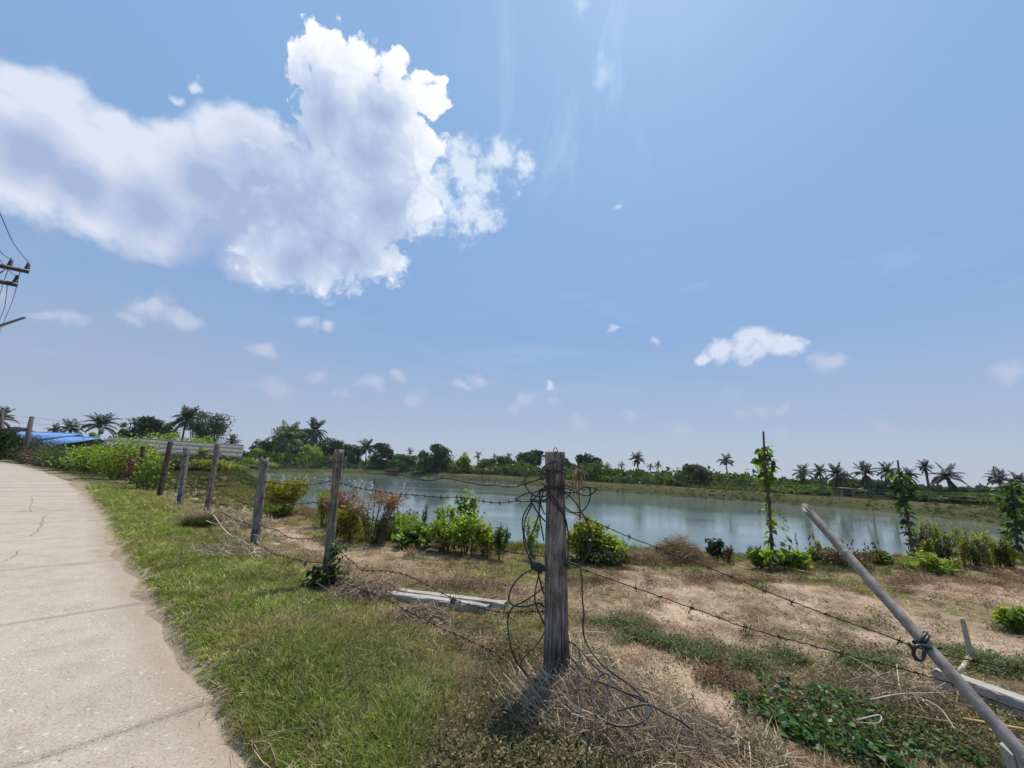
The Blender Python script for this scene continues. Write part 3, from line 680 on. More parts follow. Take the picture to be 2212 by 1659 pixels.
def scatter_field():
    rng = np.random.default_rng(11)
    def polar(n, r0, r1, half, dirx=0.0):
        r = r0 * (r1 / r0) ** rng.random(n); a = (rng.random(n) * 2 - 1) * half + dirx
        return r * np.sin(a), r * np.cos(a), r
    def finish(name, x, y, r, keep, idx, tint, scl, tilt=.18, zoff=0.0):
        k = np.where(keep)[0]; x, y = x[k], y[k]; z = terrain(x, y) + zoff
        off = road_off(x, y); z = np.where((off < 0) & (off > -ROAD_W), np.maximum(z, 0.0) , z)
        n = len(k); rot = np.c_[rng.normal(0, tilt, (n, 2)), rng.random(n) * 6.283]
        make_scatter(name, np.c_[x, y, z], rot, scl[k], idx[k], tint[k], TUFTS); return n
    tot = []
    # --- grass, near and middle distance
    n = 330000; x, y, r = polar(n, 1.15, 24, math.radians(64)); soil, straw, green, red, off = zones(x, y); d = pond_sd(x, y)
    wob = edge_wob(x, y); onroad = (off + wob * .9 < .01 + .22 * rng.random(n) ** 2.2)
    cb = at(1080, 1540); bwz = sstep(1.3, .4, np.hypot((x - cb[0]) / .75, (y - cb[1]) / .7)); p = .42 + .58 * np.clip(green * 1.5 + bwz, 0, 1); p *= 1 - .985 * soil; p *= 1 - .7 * straw; p *= 1 - .55 * sstep(.2, 1.2, x) * (off > 1.2); p *= 1 - .65 * red
    bare = fbm(x, y, .55, 91, 3); p *= np.where((green < .3) & (bwz < .3), .35 + 1.0 * sstep(.36, .58, bare), .6 + .5 * sstep(.3, .5, bare))
    u = rng.random(n); keep = (u < p) & ~onroad & (d > .5)
    tall = sstep(.5, .68, fbm(x, y, .8, 95, 3)); g = rng.random(n)
    idx = np.where(g < .30 + .45 * tall * (1 - green) + .12 * tall + .5 * bwz, rng.integers(5, 9, n), rng.integers(0, 5, n))
    hue = np.clip(green * 1.22 + (fbm(x, y, .45, 97, 3) - .5) * 1.9 + rng.normal(0, .24, n) - .25 * sstep(.7, 1.5, off), 0, 1)
    c_dry = np.array([.33, .245, .145]); c_ol = np.array([.245, .215, .080]); c_gr = np.array([.165, .205, .036]); c_li = np.array([.38, .39, .13])
    tint = np.where((hue < .5)[:, None], c_dry + (c_ol - c_dry) * (hue * 2)[:, None], c_ol + (c_gr - c_ol) * ((hue - .5) * 2)[:, None])
    spot = sstep(.62, .70, fbm(x, y, .28, 101, 2)) * (green > .35); pick = rng.random(n)
    tint = np.where((pick < .08 + .35 * spot)[:, None] & (green > .3)[:, None], c_li, tint)
    tint = np.where((pick > .90 - .10 * sstep(.4, 1.4, off))[:, None], np.array([.38, .30, .18]), tint)
    tint = np.where(((red > .35) & (pick < .8))[:, None], np.array([.19, .13, .08]) * (.7 + .6 * rng.random(n))[:, None], tint)
    tint = tint * (.75 + .5 * rng.random(n))[:, None] * (.8 + .5 * fbm(x, y, .7, 105, 3))[:, None]
    idx = np.where((pick < .05 + .30 * spot) & (green > .3), rng.integers(19, 22, n), idx)
    scl = (.75 + .55 * rng.random(n)) * (1 + .05 * np.clip(r - 4, 0, 30)) * (.55 + .6 * np.clip(green + tall * .4, 0, 1)) * np.where(idx >= 5, .85, 1) * np.where((off > 1.7) & (bwz < .2), .72, 1) * (1 + .5 * bwz) * (.45 + .55 * sstep(.03, .35, off + wob))
    tot.append(finish('grass', x, y, r, keep, idx, tint, scl))
    # --- loose straw lying about
    n = 52000; x, y, r = polar(n, 1.3, 14, math.radians(63)); soil, straw, green, red, off = zones(x, y)
    p = .08 + .8 * straw + .34 * soil * sstep(.42, .6, fbm(x, y, .6, 111, 3)) + .25 * red + .25 * (1 - green) * sstep(.5, .65, fbm(x, y, .9, 113, 3)); keep = (rng.random(n) < p) & (off > .05) & (pond_sd(x, y) > .6)
    tint = np.where(rng.random(n)[:, None] < .35, np.array([.20, .125, .08]), np.array([.44, .335, .22])) * (.5 + .9 * rng.random(n))[:, None]
    tot.append(finish('straw_litter', x, y, r, keep, rng.integers(9, 12, n), tint, (.7 + .8 * rng.random(n)) * (1 + .04 * r), .12, .004))
    # --- ground cover of small leaves: grey-green, dark green and red-brown mats
    n = 90000; x, y, r = polar(n, 1.4, 12, math.radians(63)); soil, straw, green, red, off = zones(x, y)
    mats = [(1450, 1395, .50, .16, .1), (1390, 1380, .26, .10, .0), (1655, 1420, .28, .15, .0), (1620, 1440, .16, .10, 0.), (2050, 1415, .55, .17, 0.1), (2160, 1440, .5, .22, 0), (1860, 1440, .30, .14, 0), (2260, 1380, .5, .3, 0), (1500, 1425, .15, .1, 0), (1320, 1350, .25, .07, 0)]
    gw = np.zeros(n)
    for (mx, my, a, b, ang) in mats:
        c = at(mx, my); dx, dy = x - c[0], y - c[1]
        gw = np.maximum(gw, sstep(1.15, .45, np.hypot(dx / a, dy / b) + (fbm(x, y, .3, 121, 3) - .5) * 1.1))
    c = at(1060, 1600); bw = sstep(1.2, .3, np.hypot((x - c[0]) / .55, (y - c[1]) / .7) + (fbm(x, y, .35, 123, 3) - .5) * 1.2)
    c = at(1190, 1440); bw = np.maximum(bw, sstep(1.2, .4, np.hypot((x - c[0]) / .55, (y - c[1]) / .35) + (fbm(x, y, .35, 123, 3) - .5) * 1.4))
    c = at(1980, 1560); bw = np.maximum(bw, sstep(1.2, .4, np.hypot((x - c[0]) / .6, (y - c[1]) / .4) + (fbm(x, y, .35, 125, 3) - .5) * 1.0))
    p = np.maximum.reduce([gw * .95, bw * .6, red * .5, .05 * np.ones(n)]) * (1 - .8 * soil); keep = (rng.random(n) < p) & (off > .2) & (pond_sd(x, y) > .7)
    q = rng.random(n)[:, None]
    tint = np.where((gw > .3)[:, None], np.array([.12, .145, .06]) * (.6 + .9 * q), np.where((bw > .3)[:, None], np.where(rng.random(n)[:, None] < .45, np.array([.25, .18, .11]), np.array([.125, .135, .05])) * (.5 + .9 * q), np.where((red > .3)[:, None], np.array([.20, .125, .08]) * (.5 + .9 * q), np.array([.10, .10, .045]) * (.6 + q))))
    tot.append(finish('ground_cover', x, y, r, keep, rng.integers(12, 16, n), tint, (.8 + .7 * rng.random(n)) * (1 + .03 * r), .25))
    # --- tussocks farther off: road verge, banks, far fields
    n = 70000; x, y, r = polar(n, 14, 170, math.radians(64)); soil, straw, green, red, off = zones(x, y); d = pond_sd(x, y)
    p = .35 + .6 * sstep(.42, .6, fbm(x, y, 5, 131, 3)); keep = (rng.random(n) < p) & (d > .15) & ((off > .35) | (off < -ROAD_W - .2))
    pick = fbm(x, y, 6, 133, 3) + rng.normal(0, .10, n); wet = sstep(4, .5, d)
    tint = np.where((pick < .44)[:, None], np.array([.105, .082, .036]), np.where((pick < .56)[:, None], np.array([.066, .07, .020]), np.array([.048, .064, .013])))
    tint = np.where(((off > 0) & (off < 2.4) & (rng.random(n) < .8))[:, None], np.array([.15, .185, .04]), tint)
    tint = np.where((wet > .4)[:, None] & (rng.random(n) < .85)[:, None], np.array([.060, .080, .016]), tint) * (.7 + .6 * rng.random(n))[:, None]
    scl = (.30 + .45 * rng.random(n)) * (1 + .010 * r) * np.where((off > 0) & (off < 2.2), .45, 1) * np.where(r < 30, .7, 1)
    tot.append(finish('bank_grass', x, y, r, keep, rng.integers(16, 19, n), tint, scl))
    n = 60000; x, y, r = polar(n, 5.5, 30, math.radians(64)); soil, straw, green, red, off = zones(x, y); d = pond_sd(x, y)
    p = sstep(.15, .6, d) * sstep(3.0, 1.6, d + (fbm(x, y, .8, 171, 3) - .5) * 2) * (.35 + .65 * sstep(.4, .6, fbm(x, y, 1.1, 173, 3))); p = p * (1 + .6 * sstep(.5, -2, x)); keep = (rng.random(n) < p) & (off > 2.2)
    pick = fbm(x, y, 1.3, 175, 3) + rng.normal(0, .09, n)
    tint = np.where((pick + .10 * sstep(0, 3, -x) - .13 * sstep(1, 3, x) < .46)[:, None], np.array([.215, .145, .085]), np.where((pick - .1 * sstep(1, 3, x) < .50)[:, None], np.array([.21, .175, .07]), np.array([.145, .165, .045]))) * (.65 + .6 * rng.random(n))[:, None]
    tot.append(finish('shore_grass', x, y, r, keep, rng.integers(16, 19, n), tint, (.30 + .40 * rng.random(n)) * (1 - .25 * sstep(1, 4, x))))
    print('SCATTER', tot)
scatter_field()

def far_woodland():
    """low woods closing the plain some hundreds of metres away: reads as one mass"""
    rng = np.random.default_rng(21); n = 26000; mb = MB()
    a = (rng.random(n) * 2 - 1) * math.radians(68); r = 230 + 170 * rng.random(n); x, y = r * np.sin(a), r * np.cos(a)
    h = 1.8 + 4.6 * fbm(x, y, 26, 141, 3) ** 1.6 * 1.5; z = h * np.sqrt(rng.random(n))
    U = rdir(n, rng) * (1.1 + 1.1 * rng.random(n))[:, None]; W = np.cross(U, rdir(n, rng)); W = unit(W) * (.7 + .8 * rng.random(n))[:, None]
    mb.cards(np.c_[x, y, z], U, W, rng.random(n))
    kind(link('distant_woodland', mb.mesh('distant_woodland', MAT['leaf_far'])), 'stuff')
far_woodland()

def undergrowth():
    """continuous low bushes between and under the trees across the pond"""
    rng = np.random.default_rng(23); n = 30000; mb = MB(); pts = POND[14:30]; S = np.concatenate([[0], np.cumsum(np.linalg.norm(np.diff(pts, axis=0), axis=1))]); c = pts.mean(0)
    s = rng.random(n) * S[-1]; x, y = np.interp(s, S, pts[:, 0]), np.interp(s, S, pts[:, 1]); j = np.clip(np.searchsorted(S, s) - 1, 0, len(pts) - 2); t = unit(pts[j + 1] - pts[j]); nr = np.c_[-t[:, 1], t[:, 0]]; sg = np.sign(((np.c_[x, y] - c) * nr).sum(1)); nr = nr * sg[:, None]
    o = 7.5 + 24 * rng.random(n) ** 1.3; x, y = x + nr[:, 0] * o, y + nr[:, 1] * o; hh = 4.3 * np.clip(fbm(x, y, 9, 151, 3) * 1.9 - .45, .05, 1) * np.where(y < 75, .50, 1); z = terrain(x, y) + hh * np.sqrt(rng.random(n)) * (1 - .3 * rng.random(n)); ok = pond_sd(x, y) > 6.5
    U = rdir(n, rng) * (.35 + .35 * rng.random(n))[:, None]; W = unit(np.cross(U, rdir(n, rng))) * (.22 + .2 * rng.random(n))[:, None]; mb.cards(np.c_[x, y, z][ok], U[ok], W[ok], np.clip(fbm(x, y, 4, 155, 2)[ok] * 1.2 - .2 + .3 * rng.random(ok.sum()), 0, 1))
    kind(link('undergrowth', mb.mesh('undergrowth', MAT['leaf_hedge'])), 'stuff')
undergrowth()

# ------------------------------------------------------------------ trees and shrubs
def foliage_cloud(mb, centres, radii, n, size, rng, flat=.0):
    k = rng.integers(0, len(centres), n); dirs = rdir(n, rng, .25); rad = (rng.random(n) ** .45)
    P = centres[k] + dirs * (radii[k] * rad)[:, None] * np.array([1, 1, .8])
    U = unit(rdir(n, rng) + dirs * .5 - np.array([0, 0, .25])) * (size * (.55 + .8 * rng.random(n)))[:, None]
    W = unit(np.cross(U, rdir(n, rng, .6))) * (size * (.28 + .3 * rng.random(n)))[:, None]
    mb.cards(P, U, W, np.clip(.25 + .45 * rng.random(n) + .25 * (k % 3 == 0), 0, 1))

def tree(x, y, w, h, mat, label, seed, leaf=.32, n=2200, name='broadleaf_tree', shape='round', trunk_h=.25, bark='bark', z=None, group='trees round the pond', cat='tree', k=22):
    rng = np.random.default_rng(seed); n = int(n * 1.6); w *= 1.12; trunk_h = min(trunk_h, .12); z0 = tz(x, y) if z is None else z; B = np.array([x, y, z0 - .05])
    root = thing(name, B, label, cat, group); C, Rr = [], []
    lo = h * trunk_h
    for i in range(k):
        a = rng.random() * 6.283; q = rng.random() ** .6
        if shape == 'round': zz = lo + (h - lo) * (.15 + .75 * rng.random()); prof = math.sqrt(max(.06, 1 - ((zz - lo) / (h - lo) * 1.75 - .75) ** 2))
        elif shape == 'umbrella': zz = lo + (h - lo) * (.55 + .38 * rng.random()); prof = 1 - .6 * ((zz - lo) / (h - lo) - .55)
        elif shape == 'tall': zz = lo + (h - lo) * rng.random(); prof = .75 - .35 * (zz - lo) / (h - lo)
        else: zz = lo + (h - lo) * (.05 + .85 * rng.random() ** 1.2); prof = 1.0 - .5 * (zz - lo) / (h - lo)
        cr = (.15 + .12 * rng.random()) * min(w, h * 1.3) * (1 if shape != 'umbrella' else .8)
        rr = max(0, w / 2 * 1.12 * prof - cr * .7) * q
        C.append((math.cos(a) * rr, math.sin(a) * rr, min(zz, h - cr * .75))); Rr.append(cr)
    C = np.array(C); Rr = np.array(Rr); tb = MB()
    tr = .018 * h + .012 * w; top = np.array([0, 0, lo + (h - lo) * .45])
    tb.tube(spline([(0, 0, -.1), (rng.normal(0, .02) * h, rng.normal(0, .02) * h, lo * .6 + .1), top], 4), np.linspace(tr, tr * .35, 9), 7)
    for c, r_ in zip(C[:9], Rr[:9]):
        s = np.array([0, 0, lo * (.55 + .5 * rng.random())]); tb.tube(spline([s, (s + c) / 2 + [0, 0, -.05 * h], c], 3), np.linspace(tr * .5, tr * .12, 7), 5)
    part('trunk', MBo(tb, B), MAT[bark], root, True)
    fb = MB(); foliage_cloud(fb, C, Rr, n, leaf, rng); part('crown', MBo(fb, B), MAT[mat], root); return root
def MBo(mb, B):
    for i in range(len(mb.V)): mb.V[i] = mb.V[i] + B
    return mb

FROND = {}
def frond_mesh(kind_, mat):
    key = (kind_, mat)
    if key in FROND: return FROND[key]
    e0, e1, sd_ = {'up': (78, 35, 1), 'high': (62, -38, 2), 'mid': (34, -66, 3), 'low': (2, -84, 4), 'hang': (-48, -86, 5)}[kind_]
    rng = np.random.default_rng(sd_); n = 9; t = np.linspace(0, 1, n); el = np.radians(e0 + (e1 - e0) * t ** 1.15); ds = 1 / (n - 1)
    P = np.c_[np.concatenate([[0], np.cumsum(np.cos(el[:-1]) * ds)]), .05 * np.sin(t * 3) * rng.normal(), np.concatenate([[0], np.cumsum(np.sin(el[:-1]) * ds)])]
    mb = MB(); mb.tube(P, np.linspace(.014, .004, n), 3, .9, caps=False)
    m_ = 22
    for s in (-1, 1):
        tt = np.linspace(.16, .99, m_); B = np.c_[np.interp(tt, t, P[:, 0]), np.interp(tt, t, P[:, 1]), np.interp(tt, t, P[:, 2])]
        ee = np.interp(tt, t, el); T = np.c_[np.cos(ee), np.zeros(m_), np.sin(ee)]; Nn = np.c_[-np.sin(ee), np.zeros(m_), np.cos(ee)]
        ll = .27 * np.sin(np.pi * (.14 + .80 * tt)) * (.85 + .3 * rng.random(m_))
        D = unit(T * (.55 + .2 * rng.random(m_))[:, None] + np.c_[np.zeros(m_), s * np.ones(m_), np.zeros(m_)] * .75 + Nn * .12 - np.array([0, 0, .55]) * (.7 + .6 * rng.random(m_))[:, None])
        mb.cards(B + D * (ll / 2)[:, None], D * (ll / 2)[:, None], unit(np.cross(D, Nn)) * .028, rng.random(m_))
    FROND[key] = mb.mesh('frond', MAT[mat]); return FROND[key]

def palm(x, y, crown_w, top_z, mat, label, seed, nf=26, dead=3, lean=0.0, upright=.35, z=None, group='coconut palms', trunk_r=None):
    rng = np.random.default_rng(seed); z0 = tz(x, y) if z is None else z; L = crown_w * .56
    hub = top_z - L * (.55 + .25 * upright); B = np.array([x, y, z0 - .05]); root = thing('coconut_palm', B, label, 'palm tree', group)
    H = max(hub - z0, .4); ox = lean * H; tb = MB(); q = np.linspace(0, 1, 9)
    P = np.c_[ox * q ** 1.6 + .02 * H * np.sin(q * 4), .02 * H * np.sin(q * 3 + seed), q * (H + .05)]
    r0 = trunk_r or (.10 + .012 * H); tb.tube(P, np.interp(q, [0, .08, .2, 1], [r0 * 1.6, r0 * 1.15, r0, r0 * .7]), 8)
    link('trunk', tb.mesh('trunk', MAT['palm_trunk'], True), root)
    hubp = P[-1]
    for i in range(nf):
        f = i / nf
        kd = 'up' if f < .16 * (1 + upright) else 'high' if f < .42 else 'mid' if f < .72 else 'low'
        if i >= nf - dead: kd = 'hang' if rng.random() < .6 else 'low'
        o = link('frond', frond_mesh(kd, 'leaf_brown' if i >= nf - dead and rng.random() < .7 else mat), root, tuple(hubp))
        o.rotation_euler = (rng.normal(0, .10), rng.normal(0, .14), i * 2.399 + rng.normal(0, .25)); o.scale = (L * (.85 + .3 * rng.random()),) * 3
    return root

def at_depth(px_x, px_y, Y): p = atY(px_x, px_y, Y); return p
def palm_px(px_x, top_y, w_px, Y, mat, label, seed, **kw):
    p = atY(px_x, top_y, Y); dep = float((p - EYE) @ FW); return palm(p[0], p[1], w_px * dep / FPX, p[2], mat, label, seed, **kw)
def tree_px(px_x, top_y, w_px, Y, mat, label, seed, **kw):
    p = atY(px_x, top_y, Y); dep = float((p - EYE) @ FW); z0 = tz(p[0], p[1]); return tree(p[0], p[1], w_px * dep / FPX, max(.5, p[2] - z0), mat, label, seed, **kw)

PALMS = [
    # x, top, width, distance, material, label
    (4, 886, 62, 62, 'palm_dusky', 'dark coconut palm cut by the left picture edge, behind the road bend', dict(dead=2)),
    (122, 921, 32, 85, 'palm_dusky', 'small dark coconut palm standing over the ridge of the longer blue roof', dict(dead=1, upright=.1)),
    (159, 913, 46, 82, 'palm_green', 'coconut palm with arching fronds behind the join of the two blue roofs', dict(dead=1, upright=.0)),
    (227, 895, 68, 70, 'palm_green', 'large coconut palm between the blue roofs and the grey shed roof', dict(dead=2, upright=.6, nf=22)),
    (409, 880, 62, 84, 'palm_green', 'tall coconut palm leaning against the feathery tree behind the grey shed', dict(dead=3, upright=.8, lean=.03)),
    (505, 942, 34, 95, 'palm_dusky', 'small greyish coconut palm behind the right gable of the grey shed', dict(dead=2)),
    (625, 920, 76, 126, 'palm_bright', 'broad coconut palm with pale drooping fronds at the far left water side', dict(dead=2, upright=.7, nf=24)),
    (683, 907, 56, 138, 'palm_green', 'tallest coconut palm of the middle grove, spiky crown against the sky', dict(dead=3, upright=1.0, nf=26)),
    (794, 952, 46, 136, 'palm_green', 'coconut palm with wind-swept fronds left of a dark round tree', dict(dead=1, upright=.3)),
    (887, 970, 20, 165, 'palm_dusky', 'tiny palm crown showing just left of the wide dark green tree', dict(nf=12, dead=0)),
    (1005, 978, 18, 190, 'palm_dusky', 'tiny palm crown above the banana clump', dict(nf=12, dead=0)),
    (1033, 976, 22, 185, 'palm_dusky', 'small distant palm to the right of the banana clump', dict(nf=12, dead=1)),
    (1070, 982, 20, 180, 'palm_dusky', 'small distant palm halfway between banana clump and cable-wrapped post', dict(nf=12, dead=1)),
    (1100, 979, 20, 180, 'palm_dusky', 'small distant palm by the hedge left of the bushy trees near the post', dict(nf=12, dead=0)),
    (1296, 1000, 22, 150, 'palm_dusky', 'small palm touching the right side of the tree behind the dead corn stalk', dict(nf=12, dead=1)),
    (1312, 1002, 20, 150, 'palm_dusky', 'small palm second to the right of the tree behind the dead corn stalk', dict(nf=12, dead=1)),
    (1342, 1000, 22, 140, 'palm_dusky', 'small palm rising from the green hedge left of the tall palm', dict(nf=12, dead=1)),
    (1377, 979, 36, 100, 'palm_dusky', 'tall coconut palm with shaggy crown rising from the hedge across the pond', dict(dead=4, upright=.4)),
    (1405, 1002, 19, 120, 'palm_dusky', 'left one of the twin small palms right of the shaggy tall palm', dict(nf=14, dead=2)),
    (1422, 999, 21, 118, 'palm_dusky', 'right one of the twin small palms right of the shaggy tall palm', dict(nf=14, dead=2)),
    (1568, 985, 34, 88, 'palm_dusky', 'lone slender palm with thin trunk standing free right of the dome-shaped tree', dict(dead=3, upright=.2, trunk_r=.16)),
    (1733, 1009, 42, 62, 'palm_dusky', 'first dusky palm right of the tall vine pole, fronds hanging left', dict(dead=4, upright=.3)),
    (1768, 1005, 34, 66, 'palm_dusky', 'slim dusky palm second from the vine pole across the pond', dict(dead=4, upright=.6)),
    (1804, 1008, 50, 60, 'palm_dusky', 'dense dusky palm just left of the little yellow-roofed hut', dict(dead=5, upright=.4)),
    (1824, 1020, 34, 63, 'palm_dusky', 'lower palm behind the left end of the little yellow-roofed hut', dict(dead=3, upright=.1)),
    (1868, 1004, 50, 54, 'palm_dusky', 'dusky palm with long brown hanging fronds right of the little hut', dict(dead=8, upright=.5)),
    (1915, 1004, 46, 52, 'palm_dusky', 'dusky palm with open crown left of the second vine pole', dict(dead=6, upright=.4)),
    (1962, 1016, 40, 52, 'palm_dusky', 'palm half hidden behind the second vine pole', dict(dead=6, upright=.1)),
    (1995, 996, 32, 50, 'palm_dusky', 'upright spiky palm just right of the second vine pole', dict(dead=5, upright=1.0)),
    (2042, 1014, 60, 50, 'palm_dusky', 'spreading dusky palm with umbrella crown right of the spiky palm', dict(dead=7, upright=.0, nf=24)),
    (2155, 1018, 48, 56, 'palm_dusky', 'dusky palm with two curling fronds left of the rightmost vine pole', dict(dead=4, upright=.3)),
    (2196, 1025, 46, 55, 'palm_dusky', 'ragged greyish palm at the right picture edge above the vine pole', dict(dead=6, upright=.2)),
]
for i, (px_, ty, w_, Y_, m_, lab, kw) in enumerate(PALMS):
    palm_px(px_, ty, w_, Y_, m_, lab, 300 + i, **kw)

TREES = [
    (207, 930, 22, 66, 'leaf_light', 'small pale yellow-green tree in front of the large palm by the roofs', dict(n=900, leaf=.22)),
    (270, 913, 24, 72, 'leaf_light', 'slim bright green tree right of the large palm by the roofs', dict(n=900, leaf=.22, shape='tall')),
    (325, 894, 68, 74, 'leaf_dark', 'dark green many-lobed tree behind the left half of the grey shed', dict(n=2600, leaf=.28, k=22, trunk_h=.1)),
    (366, 906, 48, 78, 'leaf_far', 'narrow dull green tree right of the dark lobed tree behind the shed', dict(n=1500, leaf=.25)),
    (437, 882, 66, 88, 'leaf_olive', 'tall feathery olive-green tree behind the coconut palm at the shed', dict(n=2600, leaf=.24, k=22, trunk_h=.1)),
    (478, 892, 78, 86, 'leaf_far', 'tall arching bamboo-like tree with drooping edge, right of the feathery tree', dict(n=3000, leaf=.24, k=26, trunk_h=.12, shape='umbrella2')),
    (400, 934, 120, 70, 'leaf_light', 'low bright green thicket spilling over the ridge of the grey shed', dict(n=1800, leaf=.22, trunk_h=.1)),
    (568, 950, 42, 110, 'leaf_dark', 'rounded dark tree at the left end of the far grove', dict(n=1500, leaf=.35)),
    (556, 968, 34, 98, 'leaf_light', 'bright green bush under the rounded dark tree at the pond corner', dict(n=900, leaf=.28, trunk_h=.05)),
    (650, 921, 104, 146, 'leaf_far', 'broad tall tree filling the gap between the two big middle palms', dict(n=3800, leaf=.5, k=26, trunk_h=.08)),
    (600, 945, 50, 135, 'leaf_far', 'dull green tree left behind the pale drooping palm', dict(n=1800, leaf=.45, trunk_h=.05)),
    (673, 960, 48, 124, 'leaf_light', 'light green shrub-like tree below the tallest grove palm', dict(n=1600, leaf=.36, trunk_h=.05)),
    (718, 943, 56, 132, 'leaf_dark', 'dark tree with a pointed top behind the second fence post', dict(n=2400, leaf=.42, trunk_h=.05, k=22)),
    (760, 960, 50, 136, 'leaf_far', 'green tree sloping down to the right of the second fence post', dict(n=1900, leaf=.42, trunk_h=.05)),
    (829, 957, 50, 130, 'leaf_dark', 'dark round-headed tree right of the wind-swept palm', dict(n=2100, leaf=.42, trunk_h=.05)),
    (878, 982, 66, 128, 'leaf_hedge', 'low spreading flat-topped tree between two dark round trees', dict(n=1600, leaf=.4, trunk_h=.1)),
    (944, 959, 74, 120, 'leaf_dark', 'wide dark green tree alone in the centre of the far bank', dict(n=3000, leaf=.42, trunk_h=.04, k=24)),
    (1003, 985, 58, 112, 'leaf_light', 'yellow-green banana clump right of the wide dark tree', dict(n=1200, leaf=.6, trunk_h=.05, shape='tall')),
    (1052, 990, 44, 120, 'leaf_hedge', 'low green bush right of the banana clump', dict(n=1200, leaf=.4, trunk_h=.05)),
    (1090, 984, 44, 118, 'leaf_far', 'rounded bush below the small palms left of the near post', dict(n=1300, leaf=.4, trunk_h=.05)),
    (1133, 975, 66, 108, 'leaf_far', 'bushy green tree just left of the cable-wrapped post', dict(n=2400, leaf=.4, trunk_h=.04)),
    (1161, 970, 36, 112, 'leaf_dark', 'darker taller tree peeping out at the left of the cable-wrapped post', dict(n=1500, leaf=.38, trunk_h=.1)),
    (1212, 990, 50, 104, 'leaf_far', 'green tree hidden behind the cable-wrapped post', dict(n=1500, leaf=.4, trunk_h=.04)),
    (1266, 980, 80, 96, 'leaf_dark', 'big dark tree behind the dead corn stalk', dict(n=3000, leaf=.38, trunk_h=.04, k=24)),
    (1325, 1012, 56, 98, 'leaf_hedge', 'low hedge bush right of the big dark tree', dict(n=1300, leaf=.34, trunk_h=.03)),
    (1375, 1014, 56, 96, 'leaf_hedge', 'low hedge bush at the foot of the shaggy tall palm', dict(n=1300, leaf=.34, trunk_h=.03)),
    (1420, 1019, 56, 92, 'leaf_far', 'low hedge bush below the twin small palms', dict(n=1300, leaf=.34, trunk_h=.03)),
    (1444, 1029, 22, 82, 'leaf_light', 'small bright yellow-green bush left of the dome-shaped tree', dict(n=600, leaf=.26, trunk_h=.03)),
    (1496, 1003, 72, 70, 'leaf_olive', 'dome-shaped olive-green tree standing on the far bank', dict(n=3200, leaf=.26, trunk_h=.12, k=24)),
    (1556, 1034, 50, 95, 'leaf_far', 'low green bush right of the dome-shaped tree', dict(n=1000, leaf=.34, trunk_h=.03)),
    (1605, 1036, 60, 100, 'leaf_far', 'low green bush left of the tall vine pole', dict(n=1100, leaf=.34, trunk_h=.03)),
    (1665, 1042, 50, 85, 'leaf_far', 'low green bush right behind the tall vine pole', dict(n=1000, leaf=.32, trunk_h=.03)),
    (1705, 1036, 46, 76, 'leaf_far', 'bushy tree left of the first dusky palm', dict(n=1300, leaf=.32, trunk_h=.05)),
    (1752, 1040, 60, 76, 'leaf_dark', 'dark low tree between the first two dusky palms', dict(n=1500, leaf=.32, trunk_h=.05)),
    (1708, 1056, 36, 58, 'leaf_light', 'low rounded light green bush on the bank below the first dusky palm', dict(n=800, leaf=.2, trunk_h=.02)),
    (1846, 1034, 40, 74, 'leaf_hedge', 'green tree top behind the little yellow-roofed hut', dict(n=1200, leaf=.3, trunk_h=.05)),
    (1800, 1044, 56, 78, 'leaf_far', 'dull green thicket behind the dense dusky palm', dict(n=1300, leaf=.32, trunk_h=.04)),
    (1900, 1040, 60, 70, 'leaf_dark', 'dark thicket behind the open-crowned palm', dict(n=1500, leaf=.3, trunk_h=.04)),
    (1955, 1044, 60, 68, 'leaf_far', 'dull thicket behind the second vine pole', dict(n=1400, leaf=.3, trunk_h=.04)),
    (2035, 1052, 80, 70, 'leaf_dark', 'dark thicket under the spreading umbrella palm', dict(n=1500, leaf=.3, trunk_h=.04)),
    (2110, 1048, 64, 150, 'leaf_far', 'hazy distant tree group right of the umbrella palm', dict(n=1500, leaf=.5, trunk_h=.05)),
    (2170, 1058, 80, 64, 'leaf_dark', 'dark thicket below the curling palm', dict(n=1500, leaf=.28, trunk_h=.04)),
    (2100, 1074, 50, 52, 'leaf_hedge', 'low light bush on the bank right of the umbrella palm', dict(n=800, leaf=.2, trunk_h=.02)),
    (2160, 1074, 60, 50, 'leaf_hedge', 'low light bush on the bank under the curling palm', dict(n=800, leaf=.2, trunk_h=.02)),
    (78, 938, 22, 84, 'leaf_hedge', 'small grey-green tree just above the left end of the blue roof', dict(n=500, leaf=.2)),
    (42, 922, 36, 84, 'leaf_dark', 'dark rounded tree behind the leaning concrete pole', dict(n=900, leaf=.25)),
    (8, 925, 70, 44, 'leaf_dark', 'dark bush at the left picture edge beside the dark red roof', dict(n=1600, leaf=.2, trunk_h=.05)),
    (520, 975, 40, 100, 'leaf_hedge', 'grey-green bush right of the grey shed gable', dict(n=900, leaf=.28, trunk_h=.05)),
]
for i, (px_, ty, w_, Y_, m_, lab, kw) in enumerate(TREES):
    tree_px(px_, ty, w_, Y_, m_, lab, 500 + i, **kw)

